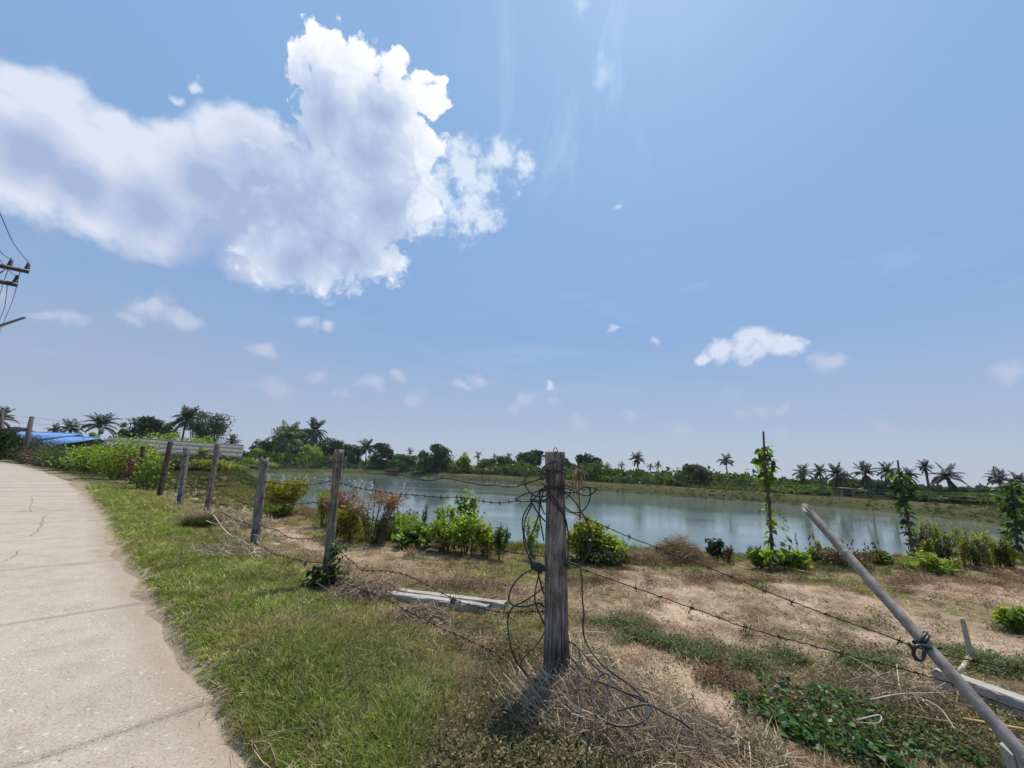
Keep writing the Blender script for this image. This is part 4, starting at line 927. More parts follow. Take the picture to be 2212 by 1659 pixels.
# ------------------------------------------------------------------ sheds and houses beyond the road bend
def gable_house(name, A, B, half, drop, wall_h_drop, roofmat, wallmat, label, cols, rows, sheet_over=.06, corr=.03, gable_mat='dark_wall', back=True, ridge=True):
    """A, B: the ends of the ridge; half: ridge to eave on plan; drop: ridge to eave in height"""
    A, B = np.array(A, float), np.array(B, float); B[2] = A[2]; u = unit(B - A); L = np.linalg.norm(B - A); n = np.array([u[1], -u[0], 0]); n = n if n @ (EYE - A) > 0 else -n
    mid = (A + B) / 2; z0 = tz(mid[0], mid[1]) - .1; root = thing(name, (mid[0], mid[1], z0), label, 'building', 'sheds and houses by the road bend')
    R = np.array(root.location); slope = math.hypot(half, drop)
    sw, sl = L / cols, slope / rows
    # one roofing sheet, corrugated, lying along +X (run of the ridge) and -Y (down the slope)
    k = 9 if corr else 2; xs = np.linspace(0, sw * 1.02, k); V = []; 
    for yy, zz in ((0, 0), (sl * 1.06, sheet_over * .35)):
        for j, q in enumerate(xs): V.append((q, -yy, zz + (corr * (j % 2))))
    V = np.array(V); F = np.array([(k + j, k + j + 1, j + 1, j) for j in range(k - 1)])
    th = V - np.array([0, 0, .012]); V2 = np.concatenate([V, th]); F2 = np.concatenate([F, F[:, ::-1] + 2 * k, [(k + j + 1, k + j, 3 * k + j, 3 * k + j + 1) for j in range(k - 1)]])
    sheet = mesh_np('roof_sheet', V2, F2, MAT[roofmat], {'v': np.full(len(V2), .5)})
    rg = np.random.default_rng(int(abs(A[0] * 10)))
    for side in ((1, -1) if back else (1,)):
        nn = n * side; dn = unit(nn * half - np.array([0, 0, drop])); X = u if side > 0 else -u
        # keep the sheet's outer face up
        Z = np.cross(X, -dn); 
        if Z[2] < 0: X = -X; Z = np.cross(X, -dn)
        org = A if X @ u > 0 else B
        for c in range(cols):
            for r_ in range(rows):
                o = link('roof_sheet', sheet, root); p = org + X * (c * sw) + dn * (r_ * sl) + Z * (.02 + .012 * (c % 2)) + Z * rg.normal(0, .006)
                M4 = Matrix.Identity(4); Y_ = -dn
                for i in range(3): M4[i][0], M4[i][1], M4[i][2], M4[i][3] = X[i], Y_[i], Z[i], p[i] - R[i]
                o.matrix_local = M4
    if ridge:
        rb = MB(); rb.tube([A + [0, 0, .05], B + [0, 0, .05]], .11, 8); part('ridge_cap', rb, MAT[roofmat], root)
    wb = MB(); ov = .35; e = drop * (1 - ov / half); zt = A[2] - e - .04
    a1, b1 = A + u * ov, B - u * ov
    for s in (1, -1):
        p, q = a1 + n * s * (half - ov), b1 + n * s * (half - ov); c = (p + q) / 2; M3 = np.stack([u, n, [0, 0, 1]], 1)
        wb.box((c[0], c[1], (zt + z0) / 2), (np.linalg.norm(q - p), .12, zt - z0), M3)
    part('wall', wb, MAT[wallmat], root)
    for P_ in (a1, b1):
        gb = MB(); t = u * .06; tri = [P_ + n * (half - ov), P_ - n * (half - ov), P_]
        v = [np.array([*tri[0][:2], zt]), np.array([*tri[1][:2], zt]), np.array([*P_[:2], A[2] - .06]), np.array([*tri[0][:2], z0]), np.array([*tri[1][:2], z0])]
        V = np.array([w_ - t for w_ in v] + [w_ + t for w_ in v])
        gb.add(V, [(3, 4, 1, 0), (5, 6, 9, 8), (3, 0, 5, 8), (1, 4, 9, 6)], [(0, 1, 2), (7, 6, 5)]); part('gable', gb, MAT[gable_mat], root)
    fb = MB()
    for s in (1, -1):
        for P_, sg in ((A, -1), (B, 1)):
            p = P_ + u * .03 * sg; q = p + n * s * half - [0, 0, drop]; fb.tube([p - [0, 0, .08], q - [0, 0, .08]], .07, 4)
    part('barge_board', fb, MAT[roofmat], root); return root

gable_house('grey_shed', atY(235, 944, 57), atY(527, 958.5, 66), 3.6, 2.0, 0, 'roof_fibre', 'dark_wall', 'long low shed with weathered grey corrugated roof behind the fence', 17, 3, corr=.045, sheet_over=.0)
gable_house('blue_roofed_house', atY(46, 933, 66), atY(170, 940, 64), 4.6, 1.3, 0, 'roof_blue', 'pale_wall', 'longer higher house with pale blue metal roof at the road bend', 11, 1, corr=.04)
gable_house('blue_roofed_house', atY(150, 944, 60), atY(212, 948, 58.5), 4.2, 1.3, 0, 'roof_blue', 'pale_wall', 'smaller lower house with pale blue roof and dark open gable', 7, 1, corr=.04)
gable_house('red_roofed_house', atY(18, 923.5, 84), atY(56, 931, 84), 3.0, 1.0, 0, 'roof_red', 'dark_wall', 'house with dark red roof peeping over the blue roof at far left', 4, 2, corr=.03)

def hut():
    p = atY(1844, 1057, 57); z0 = tz(p[0], p[1]); root = thing('field_hut', (p[0], p[1], z0), 'little open hut with sloping yellowish roof among dusky palms across the pond', 'hut'); R = np.array([p[0], p[1], z0])
    dep = (p - EYE) @ FW; w = 41 * dep / FPX; h0 = p[2] - z0; mb = MB(); t = math.radians(-5.5); M3 = np.array([[math.cos(t), 0, -math.sin(t)], [0, 1, 0], [math.sin(t), 0, math.cos(t)]])
    mb.box(R + [0, 0, h0], (w, 2.2, .09), M3); part('roof', mb, MAT['hut_roof'], root)
    for dx in (-.35, .28):
        for dy in (-.9, .9):
            q = MB(); q.tube([R + [dx * w, dy, -.2], R + [dx * w, dy, h0 - .1 - dx * .1 * w]], .055, 6); part('post', q, MAT['pale_wall'], root)
    q = MB(); q.box(R + [-.05, .85, h0 * .42], (w * .55, .06, h0 * .8)); part('wall', q, MAT['dark_wall'], root)
    q = MB(); q.box(R + [-.1, -.1, .35], (w * .42, 1.1, .08)); part('bench', q, MAT['dark_wall'], root)
hut()

def plank_table():
    p = gpt(410, 1016); root = thing('plank_table', p, 'pale bluish boards on low trestle legs below the grey shed', 'table'); mb = MB()
    mb.box(p + [0, 0, .62], (1.7, .5, .06)); part('top', mb, MAT['white_plastic'], root); 
    for dx in (-.7, .7):
        q = MB(); q.box(p + [dx, 0, .29], (.08, .4, .6)); part('leg', q, MAT['dark_wall'], root)
plank_table()

# ------------------------------------------------------------------ electricity poles and lines
def power_lines():
    zr = 7.3; Pr = at(61.5, 586.6, zr); P0 = at(0, 574.3, zr); u = unit(P0 - Pr); C = Pr + u * 2.1
    root = thing('power_pole', (C[0], C[1], 0), 'roadside electricity pole at left edge with two crossarms and dark insulators', 'utility pole'); R = np.array(root.location)
    q = MB(); q.tube([(C[0], C[1], -.3), (C[0], C[1], 8.3)], [.16, .10], 8); part('pole', q, MAT['white_concrete'], root)
    M3 = np.stack([u, np.cross([0, 0, 1], u), [0, 0, 1]], 1)
    arms = []
    zl = 6.75; Pl = at(36.7, 615.4, zl)
    for E_, z, L in ((Pr, zr, 4.2), (Pl, zl, 3.2)):
        q = MB(); c = E_ + u * (L / 2); q.box(c, (L, .10, .12), M3); part('crossarm', q, MAT['dark_metal'], root)
    ends = []
    def insul(x, yb, yt, z):
        b = at(x, yb, z + .06); q = MB(); h = .26
        for i in range(4): q.tube([b + [0, 0, h * i / 4], b + [0, 0, h * i / 4 + h * .17]], [.075 - .008 * i, .06 - .008 * i], 10)
        q.tube([b - [0, 0, .08], b + [0, 0, h + .03]], .035, 8); part('insulator', q, MAT['dark_metal'], root); return b + [0, 0, h]
    i1 = insul(57, 583.5, 571, zr); i2 = insul(19.5, 576, 563, zr); i3 = insul(31.5, 612, 599, zl)
    q = MB(); q.tube([at(0, 590, zr - .35), at(14, 580, zr - .06)], .018, 5); q.tube([at(0, 606, zl + .1), at(-14, 590, zl + .5)], .018, 5); part('brace', q, MAT['dark_metal'], root)
    q = MB(); tip = atY(53.5, 685.8, 12.0); b2 = atY(0, 703.6, 12.4); b3 = b2 + (b2 - tip) * 1.0; q.tube([tip, b2, b3], [.035, .045, .05], 8); part('lamp_arm', q, MAT['grey_wire'], root)
    def line(P, lab, r=.011):
        P = spline(P, 8); q = MB(); q.tube(P, r, 5); c = P[0]; o = link('power_line', q.mesh('power_line', MAT['cable_grey'], False, c)); o.location = c; tag(o, lab, 'cable', 'overhead power lines')
    line([i1, atY(30, 526, 10.6), atY(0, 461, 9.0), atY(-70, 300, 6.5)], 'overhead line sweeping up left from the outermost insulator')
    line([i2, atY(4, 547, 11.0), atY(-30, 505, 9.5)], 'short overhead line going up left from the inner insulator of the upper crossarm')
    line([i3 - [0, 0, .02], atY(17, 583, 12.1), atY(0, 562, 11.2), atY(-30, 525, 10)], 'overhead line going up left from the insulator of the lower crossarm')
    line([Pr + u * .18 - [0, 0, .07], atY(26, 652, 16.2), atY(0, 716, 22), atY(-30, 796, 36)], 'overhead line running down left from the outer end of the upper crossarm')
    line([Pl + u * .2 - [0, 0, .07], atY(10, 662, 16), atY(0, 690, 18.5), atY(-30, 770, 30)], 'overhead line running down left from the lower crossarm')
    line([i2 - [0, 0, .3], atY(6, 615, 14.5), atY(0, 636, 16), atY(-30, 740, 28)], 'overhead line running down left beneath the inner insulator')
    # far poles
    def pole(xb, yb, xt, yt, Y, r, lab, arms=0, mat='palm_trunk'):
        b, t_ = atY(xb, yb, Y), atY(xt, yt, Y); z = tz(b[0], b[1]); k = (z - .3 - t_[2]) / (b[2] - t_[2]); f = t_ + (b - t_) * k
        root = thing('power_pole', (f[0], f[1], z), lab, 'utility pole', 'electricity poles'); q = MB(); q.tube([f, t_], [r * 1.3, r], 6); part('pole', q, MAT[mat], root)
        for i in range(arms):
            q = MB(); c = t_ - [0, 0, .5 + .8 * i]; q.box(c, (1.7, .1, .12)); part('crossarm', q, MAT['dark_metal'], root)
        return t_
    a = pole(59, 948, 69, 900, 41, .19, 'leaning purplish concrete pole standing in front of the blue roof')
    b = pole(291, 946, 291, 910, 76, .12, 'distant thin pole with two crossarms left of the dark lobed tree', 2)
    c = pole(4, 925, 6, 888, 48, .13, 'thin grey pole by the palm at the left picture edge')
    for dz in (.1, .7):
        line([c - [0, 0, dz], (c + a) / 2 - [0, 0, dz + .3], a - [0, 0, dz], (a + b) / 2 - [0, 0, dz + .6], b - [0, 0, dz]], 'thin line from the leaning concrete pole to the %s crossarm of the distant pole' % ('upper' if dz < .5 else 'lower'), .016)
power_lines()

# ------------------------------------------------------------------ aerators on the water, wire fence on the far bank
def aerator(x0, y0, x1, y1, floats, label, stake=None):
    A, B = at(x0, y0, WL + .28), at(x1, y1, WL + .28); root = thing('paddle_aerator', (A[0], A[1], WL), label, 'aerator', 'paddle-wheel aerators in the pond'); u = unit(B - A)
    q = MB(); q.tube([A, B], .045, 6); part('shaft', q, MAT['pale_pipe'], root); n = np.array([-u[1], u[0], 0]); M3 = np.stack([u, n, [0, 0, 1]], 1)
    for f, s in floats:
        c = A + (B - A) * f
        if s > 0:
            q = MB(); q.box(c - [0, 0, .22], (.5 * s, .5, .12), M3); q.box(c + [0, 0, -.04], (.10, .9, .06), M3); q.box(c + [0, 0, .10], (.26 * s, .2, .16), M3); part('float', q, MAT['white_plastic'], root)
        else:
            q = MB()
            for k in range(6):
                a = k * math.pi / 3; d = n * math.cos(a) + np.array([0, 0, 1]) * math.sin(a); Q = np.stack([u, d, np.cross(u, d)], 1); q.box(c + d * .14, (.16, .22, .015), Q)
            part('paddle_wheel', q, MAT['white_plastic'], root)
    if stake:
        p = at(*stake, WL); q = MB(); q.tube([p - [0, 0, .6], p + [0, 0, .95]], .07, 6); part('stake', q, MAT['dark_metal'], root)
aerator(566, 1026, 728, 1038, [(.08, 1), (.16, -1), (.30, 1), (.40, -1), (.52, -1), (.62, 1), (.72, -1), (.88, 1)], 'long row of white paddle-wheel floats left of the second fence post')
aerator(742, 1040, 806, 1044, [(.18, -1), (.36, 1), (.62, -1), (.92, 1)], 'shorter row of white paddle-wheel floats right of the second fence post', (809, 1047))
aerator(504, 1034, 516, 1032, [(.2, 1), (.9, 1)], 'small dark raft with two floats at the left end of the pond')

def far_fence():
    i0 = 16; P = []
    pts = POND[14:29]; c = pts.mean(0)
    for i in range(len(pts)):
        a = pts[max(i - 1, 0)]; b = pts[min(i + 1, len(pts) - 1)]; t = (b - a) / np.linalg.norm(b - a); nrm = np.array([-t[1], t[0]]); nrm = nrm if nrm @ (pts[i] - c) > 0 else -nrm; P.append(pts[i] + nrm * 7.5)
    P = np.array(P); S = np.concatenate([[0], np.cumsum(np.linalg.norm(np.diff(P, axis=0), axis=1))]); s = np.arange(0, S[-1], 6.5); X, Y = np.interp(s, S, P[:, 0]), np.interp(s, S, P[:, 1]); Z = terrain(X, Y)
    root = thing('wire_fence', (X[0], Y[0], Z[0]), 'thin wire fence on slim stakes running along the far bank of the pond', 'fence')
    for x, y, z in zip(X, Y, Z):
        q = MB(); q.tube([(x, y, z - .2), (x + .03, y, z + 1.35)], .045, 5); part('post', q, MAT['bark'], root)
    for h in (.5, .85, 1.2):
        q = MB(); q.tube(np.c_[X, Y, Z + h], .012, 4); part('wire', q, MAT['grey_wire'], root)
far_fence()

# ------------------------------------------------------------------ bushes and weeds
def shrub(base, w, h, mat, label, seed, n=900, leaf=.05, stems=14, name='shrub', cat='shrub', form='dome', stem='stem_green', group='bushes and weeds along the pond edge', jit=.12, r_=.006, wide=.45, lo=.3, ell=1.0):
    rng = np.random.default_rng(seed); base = np.asarray(base, float); root = thing(name, base, label, cat, group); sb, fb = MB(), MB(); C = []
    for i in range(stems):
        a = rng.random() * 6.283; q = rng.random() ** .55; rr = w / 2 * q
        if form == 'dome': hh = h * (math.sqrt(max(0, 1 - q * q)) * .72 + .28) * (.8 + .25 * rng.random())
        elif form == 'spray': hh = h * (.72 + .3 * rng.random()); rr = w / 2 * (.25 + .75 * q)
        else: hh = h * (.55 + .5 * rng.random())
        tip = np.array([math.cos(a) * rr, math.sin(a) * rr * ell, hh]); b0 = np.array([math.cos(a), math.sin(a) * ell, 0]) * rr * (.15 if form == 'spray' else .35)
        mid = b0 + (tip - b0) * .5 + np.array([0, 0, .12 * h]) + rng.normal(0, .03, 3) * w; P = spline([b0 - [0, 0, .03], mid, tip], 5)
        sb.tube(P, np.linspace(r_, r_ * .35, len(P)), 4); m_ = n // stems; t = lo + (1 - lo) * rng.random(m_) ** .8; k = t * (len(P) - 1); j = np.clip(k.astype(int), 0, len(P) - 2)
        pos = P[j] + (P[j + 1] - P[j]) * (k - j)[:, None] + rng.normal(0, jit, (m_, 3)) * np.array([w, w * ell, h * .8]) * (.5 + .5 * t)[:, None]; pos[:, 2] = np.maximum(pos[:, 2], .01); C.append(pos)
    C = np.concatenate(C); m_ = len(C); out = unit(C - np.array([0, 0, h * .3]))
    U = unit(rdir(m_, rng, -.1) + out * .7) * (leaf * (.5 + .7 * rng.random(m_)))[:, None]; W = unit(np.cross(U, rdir(m_, rng, 1.2))) * (leaf * wide * (.6 + .6 * rng.random(m_)))[:, None]
    fb.cards(C, U, W, np.clip(rng.random(m_) * .8 + .25 * (C[:, 2] / h), 0, 1)); part('stem', MBo(sb, base), MAT[stem], root); part('foliage', MBo(fb, base), MAT[mat], root); return root
def G(x, y): return gpt(x, y)
def wpx(P, w): return w * float((np.asarray(P) - EYE) @ FW) / FPX
def shrub_px(x, yb, yt, w, mat, label, seed, Yback=0.0, **kw):
    b = G(x, yb); t = atY(x, yt, b[1]); return shrub(b, wpx(b, w), max(.1, t[2] - b[2]), mat, label, seed, **kw)

shrub_px(606, 1112, 1030, 100, 'leaf_yellow', 'feathery yellow-green bush beside the third fence post', 701, n=4200, leaf=.075, stems=40, wide=.2, jit=.06, form='up')
shrub_px(598, 1118, 1088, 60, 'leaf_light', 'low green plant at the foot of the feathery yellow bush', 702, n=900, leaf=.06)
shrub_px(700, 1140, 1055, 50, 'leaf_yellow', 'loose yellowish weed bush left of the second fence post', 703, n=1300, leaf=.05, wide=.25, form='up', stems=16)
shrub_px(755, 1172, 1085, 72, 'leaf_yellow', 'green and yellow bush right of the second fence post under rusty sprays', 704, n=950, leaf=.06, stems=18, wide=.4)
shrub_px(722, 1165, 1066, 60, 'leaf_rust', 'rusty brown dried bush directly behind the second fence post', 705, n=520, leaf=.05, stems=12, form='spray', stem='stem_brown', lo=.55, jit=.09)
shrub_px(800, 1176, 1062, 110, 'leaf_rust', 'bare-stemmed bush with spreading rust-coloured sprays by the water', 706, n=1250, leaf=.042, stems=16, form='spray', stem='stem_brown', lo=.68, jit=.07, r_=.010, wide=.3)
shrub_px(815, 1178, 1105, 90, 'leaf_olive', 'thin grey-green weeds below the rust-coloured sprays', 707, n=650, leaf=.05, stems=26, form='up', wide=.2, jit=.05)
shrub_px(872, 1166, 1114, 86, 'leaf_light', 'low mounded bright green shrub right of the rust-coloured bush', 708, n=1900, leaf=.05, stems=18, wide=.5)
shrub_px(892, 1184, 1134, 76, 'leaf_vine', 'low dark shrub with rounded pale-topped leaves, in front of the bright mound', 709, n=520, leaf=.075, stems=14, wide=.75)
shrub_px(960, 1192, 1118, 90, 'leaf_light', 'tangled green bush left of the tall leafy shoot', 710, n=1000, leaf=.06, stems=22, wide=.5, jit=.09)
shrub_px(1006, 1190, 1078, 46, 'leaf_vine', 'tall leafy shoot rising highest from the green bushes by the water', 711, n=420, leaf=.06, stems=6, form='up', wide=.6, jit=.13)
shrub_px(1010, 1200, 1108, 92, 'leaf_light', 'light green wispy shrub around the tall leafy shoot', 712, n=1300, leaf=.045, stems=16, wide=.45)
shrub_px(956, 1180, 1094, 40, 'leaf_light', 'small round-topped shoot left of the tall leafy shoot', 713, n=420, leaf=.04, stems=8, form='spray', lo=.7, jit=.09)
shrub_px(1045, 1204, 1135, 60, 'leaf_yellow', 'yellowing plant at the right end of the green bushes', 714, n=900, leaf=.05, stems=12, wide=.5)
shrub_px(1080, 1212, 1140, 40, 'leaf_hedge', 'single upright weed with narrow drooping leaves left of the near post', 715, n=380, leaf=.075, stems=5, form='up', wide=.18, name='weed', cat='weed', jit=.10)
shrub_px(1150, 1212, 1120, 44, 'leaf_light', 'thin pale weed half hidden by cable loops left of the near post', 716, n=380, leaf=.06, stems=7, form='up', wide=.2, name='weed', cat='weed', jit=.08)
shrub_px(880, 1164, 1092, 22, 'leaf_olive', 'slim upright seed-spike weed behind the bright mound', 717, n=260, leaf=.04, stems=4, form='up', wide=.2, name='weed', cat='weed')
shrub_px(912, 1166, 1096, 22, 'leaf_olive', 'slim forked weed between the bright mound and the round-topped shoot', 718, n=260, leaf=.04, stems=4, form='up', wide=.2, name='weed', cat='weed')
shrub_px(1268, 1212, 1122, 84, 'leaf_light', 'light yellow-green bush right of the near post', 719, n=1100, leaf=.065, stems=22, wide=.5, jit=.09)
shrub_px(1262, 1214, 1128, 74, 'leaf_yellow', 'yellow crown of leaves on top of the bush at the near post', 720, n=700, leaf=.055, stems=12, wide=.6, lo=.75)
shrub_px(1318, 1214, 1158, 74, 'leaf_light', 'lower green bush with drooping sprays right of the yellow-green bush', 721, n=800, leaf=.05, stems=16, wide=.6)
shrub_px(1300, 1222, 1188, 130, 'leaf_olive', 'low grey-green leafy plants in front of the bush at the near post', 722, n=900, leaf=.045, stems=26, wide=.55, ell=.5)
shrub_px(1546, 1216, 1166, 34, 'leaf_dark', 'small dark upright shrub right of the dead grass mound', 723, n=480, leaf=.05, stems=9, form='up', wide=.5)
shrub_px(1572, 1218, 1180, 36, 'leaf_brown', 'small withered weed right of the dark upright shrub', 724, n=260, leaf=.045, stems=9, form='up', wide=.3, stem='stem_brown')
shrub_px(1768, 1216, 1174, 34, 'leaf_vine', 'small clump of drooping broad leaves between the tall vine pole and the bamboo', 725, n=160, leaf=.10, stems=9, wide=.4)
shrub_px(1660, 1232, 1190, 90, 'leaf_vine', 'leafy plants round the foot of the tall vine pole', 726, n=190, leaf=.11, stems=16, wide=.55, ell=.6)
shrub_px(1712, 1234, 1192, 70, 'leaf_light', 'broad-leaved light green plants right of the tall vine pole', 727, n=170, leaf=.11, stems=14, wide=.65, ell=.6)
shrub_px(1625, 1216, 1178, 22, 'leaf_olive', 'small fern-like weed left of the tall vine pole', 728, n=160, leaf=.05, stems=3, form='up', wide=.15, name='weed', cat='weed')
shrub_px(1830, 1228, 1186, 150, 'leaf_brown', 'low brownish weeds behind the bamboo pole', 729, n=900, leaf=.045, stems=36, wide=.35, ell=.4, form='up', stem='stem_brown')
shrub_px(1902, 1220, 1188, 44, 'leaf_hedge', 'small green bush left of the second vine pole', 730, n=520, leaf=.055, stems=9, wide=.55)
shrub_px(2010, 1238, 1196, 90, 'leaf_light', 'low green leafy weeds at the foot of the second vine pole', 731, n=520, leaf=.065, stems=22, wide=.5, ell=.6)
shrub_px(2205, 1372, 1318, 60, 'leaf_light', 'bright green plant at the right picture edge beyond the thin stick', 732, n=600, leaf=.05, stems=14, wide=.6)
for i, (x, yb, yt) in enumerate([(1994, 1222, 1132), (2014, 1226, 1160), (2034, 1224, 1122), (2052, 1230, 1158), (2076, 1226, 1150), (2096, 1224, 1134), (2112, 1230, 1165), (2136, 1226, 1142), (2150, 1224, 1160), (2170, 1226, 1150), (2184, 1228, 1168)]):
    shrub_px(x, yb, yt, 44, 'leaf_yellow' if i % 3 else 'leaf_olive', 'tall yellow-green weed with feathery spike between the second and rightmost vine poles', 740 + i, n=560, leaf=.045, stems=12, form='up', wide=.26, name='weed', cat='weed', group='feathery weeds at the right end of the pond', jit=.075, lo=.1)
for i in range(12):
    x = 1690 + 19 * i + random.random() * 9; shrub_px(x, 1214 + random.random() * 6, 1150 + random.random() * 40, 12, 'leaf_brown', 'thin dry stalk with small dark seed head at the water edge behind the bamboo', 760 + i, n=24, leaf=.03, stems=3, form='up', name='weed', cat='weed', stem='stem_brown', group='seed stalks at the water edge', r_=.004, lo=.85, jit=.03)
for i, x in enumerate([690, 716, 742, 766, 790, 866, 892, 920, 948, 976, 1004, 1032, 1062, 1092]):
    h0 = 970 + .0486 * x; b = atY(x, h0 + 4, 112 if x > 800 else 118); 
    k_ = seg_dist(np.array([b[0]]), np.array([b[1]]), POND, True)[0]
    for _ in range(30):
        if pond_sd(np.array([b[0]]), np.array([b[1]]))[0] > 3.5: break
        b = b + np.array([ray(x, h0)[0], ray(x, h0)[1], 0]) * 1.5
    b[2] = tz(b[0], b[1]); shrub(b, 2.2, 1.05, 'leaf_olive', 'low rounded grey-green tussock in the row along the far bank', 780 + i, n=260, leaf=.22, stems=12, wide=.3, name='tussock', cat='bush', group='tussocks along the far bank', r_=.02)
for i, (x, Y_, w_, h_, m_) in enumerate([(420, 52, 6, 1.9, 'leaf_olive'), (455, 58, 6, 2.0, 'leaf_hedge'), (492, 62, 6, 1.8, 'leaf_hedge'), (525, 76, 7, 1.9, 'leaf_light'), (560, 84, 7, 1.7, 'leaf_light'), (380, 40, 4.5, 1.2, 'leaf_olive'), (445, 42, 4, 1.1, 'leaf_yellow'), (480, 50, 5, 1.2, 'leaf_light'), (505, 66, 7, 2.1, 'leaf_hedge'), (540, 90, 9, 2.4, 'leaf_olive'), (470, 56, 6, 2.0, 'leaf_olive'), (350, 46, 5, 1.5, 'leaf_olive')]):
    p = atY(x, 1010, Y_); p[2] = tz(p[0], p[1]); lab = ['brownish bush below the left part of the grey shed', 'green bush in front of the grey shed, behind the fourth fence post', 'green bush below the gable of the grey shed', 'light green bush at the left corner of the pond', 'light green bush on the bank right of the pond corner', 'low olive bush between two leaning fence posts', 'low yellowish bush behind the fourth fence post', 'low light bush at the near left end of the pond', 'dense green bush just below the right gable of the grey shed', 'olive bush behind the corner of the pond left of the palm grove', 'olive bush right of the banana plant', 'low olive bush between the split post and the dark leaning post'][i]
    shrub(p, w_, h_, m_, lab, 800 + i, n=2200, leaf=.2, stems=24, wide=.55, r_=.02)
def banana(x, Y_):
    p = atY(x, 990, Y_); p[2] = tz(p[0], p[1]); root = thing('banana_plant', p, 'dark banana plant with broad leaves in front of the grey shed', 'banana plant'); q = MB(); q.tube([p, p + [0, 0, 1.5]], [.16, .1], 8); part('stem', q, MAT['stem_green'], root); rng = np.random.default_rng(9)
    mb = MB(); n = 7; L, w_ = 2.1, .30; t = np.linspace(0, 1, n); el = np.radians(70 - 105 * t); P = np.c_[np.cumsum(np.cos(el)) * L / n, np.zeros(n), np.cumsum(np.sin(el)) * L / n]; W = w_ * np.sin(np.pi * (.06 + .9 * t)) ** .7
    V = np.concatenate([P + np.c_[np.zeros(n), W, -.25 * W], P, P + np.c_[np.zeros(n), -W, -.25 * W]]); F = [(k * n + i, k * n + i + 1, (k + 1) * n + i + 1, (k + 1) * n + i) for k in (0, 1) for i in range(n - 1)]; mb.add(V, F, v=.4); me = mb.mesh('leaf', MAT['leaf_vine'])
    for i in range(9):
        o = link('leaf', me, root, (0, 0, 1.45)); o.rotation_euler = (0, rng.normal(-.1, .35), i * 2.4); o.scale = (.8 + .4 * rng.random(),) * 3
banana(433, 50)

# thickets of climbers over the far end of the roadside fence
TH = [((-14.75, 16.55), 1.1, 1.7, 'leaf_light', 'bright green climber heaped over a leaning fence post', 900), ((-16.4, 18.1), 1.1, 1.6, 'leaf_rust', 'dry reddish tangle over fence posts left of the bright climber', 700), ((-18.6, 20.0), 1.1, 1.6, 'leaf_brown', 'dark withered climber on a post left of the reddish tangle', 700),
      ((-21.6, 22.4), 3.0, 2.35, 'leaf_light', 'tall bright green climber mound left of the dark withered post', 2600), ((-25.0, 25.2), 3.6, 2.3, 'leaf_hedge', 'green climber mound in front of the grey shed end', 2200), ((-28.8, 28.0), 4.0, 1.9, 'leaf_light', 'light green climber mound below the smaller blue roof', 2200),
      ((-33.2, 31.4), 4.6, 1.6, 'leaf_olive', 'brownish green thicket below the joint of the blue roofs', 2200), ((-38.2, 34.9), 5.0, 1.6, 'leaf_hedge', 'green thicket below the eave of the longer blue roof', 2200), ((-43.4, 38.4), 5.0, 1.6, 'leaf_brown', 'brown and green thicket right of the leaning concrete pole', 2200),
      ((-49.0, 42.2), 5.4, 1.9, 'leaf_olive', 'olive thicket at the foot of the leaning concrete pole', 2200), ((-55.6, 46.4), 6, 2.9, 'leaf_dark', 'dark leafy thicket left of the leaning concrete pole', 2400), ((-62, 50.4), 6, 3.2, 'leaf_dark', 'dark thicket at the left edge above the end of the road', 2200)]
for i, ((x, y), w_, h_, m_, lab, n_) in enumerate(TH):
    shrub((x, y, tz(x, y)), w_, h_, m_, lab, 820 + i, n=n_, leaf=.085 if y < 26 else .13, stems=22, wide=.55, name='climber_thicket', cat='thicket', group='climber thickets over the roadside fence', jit=.11, r_=.012, lo=.12)

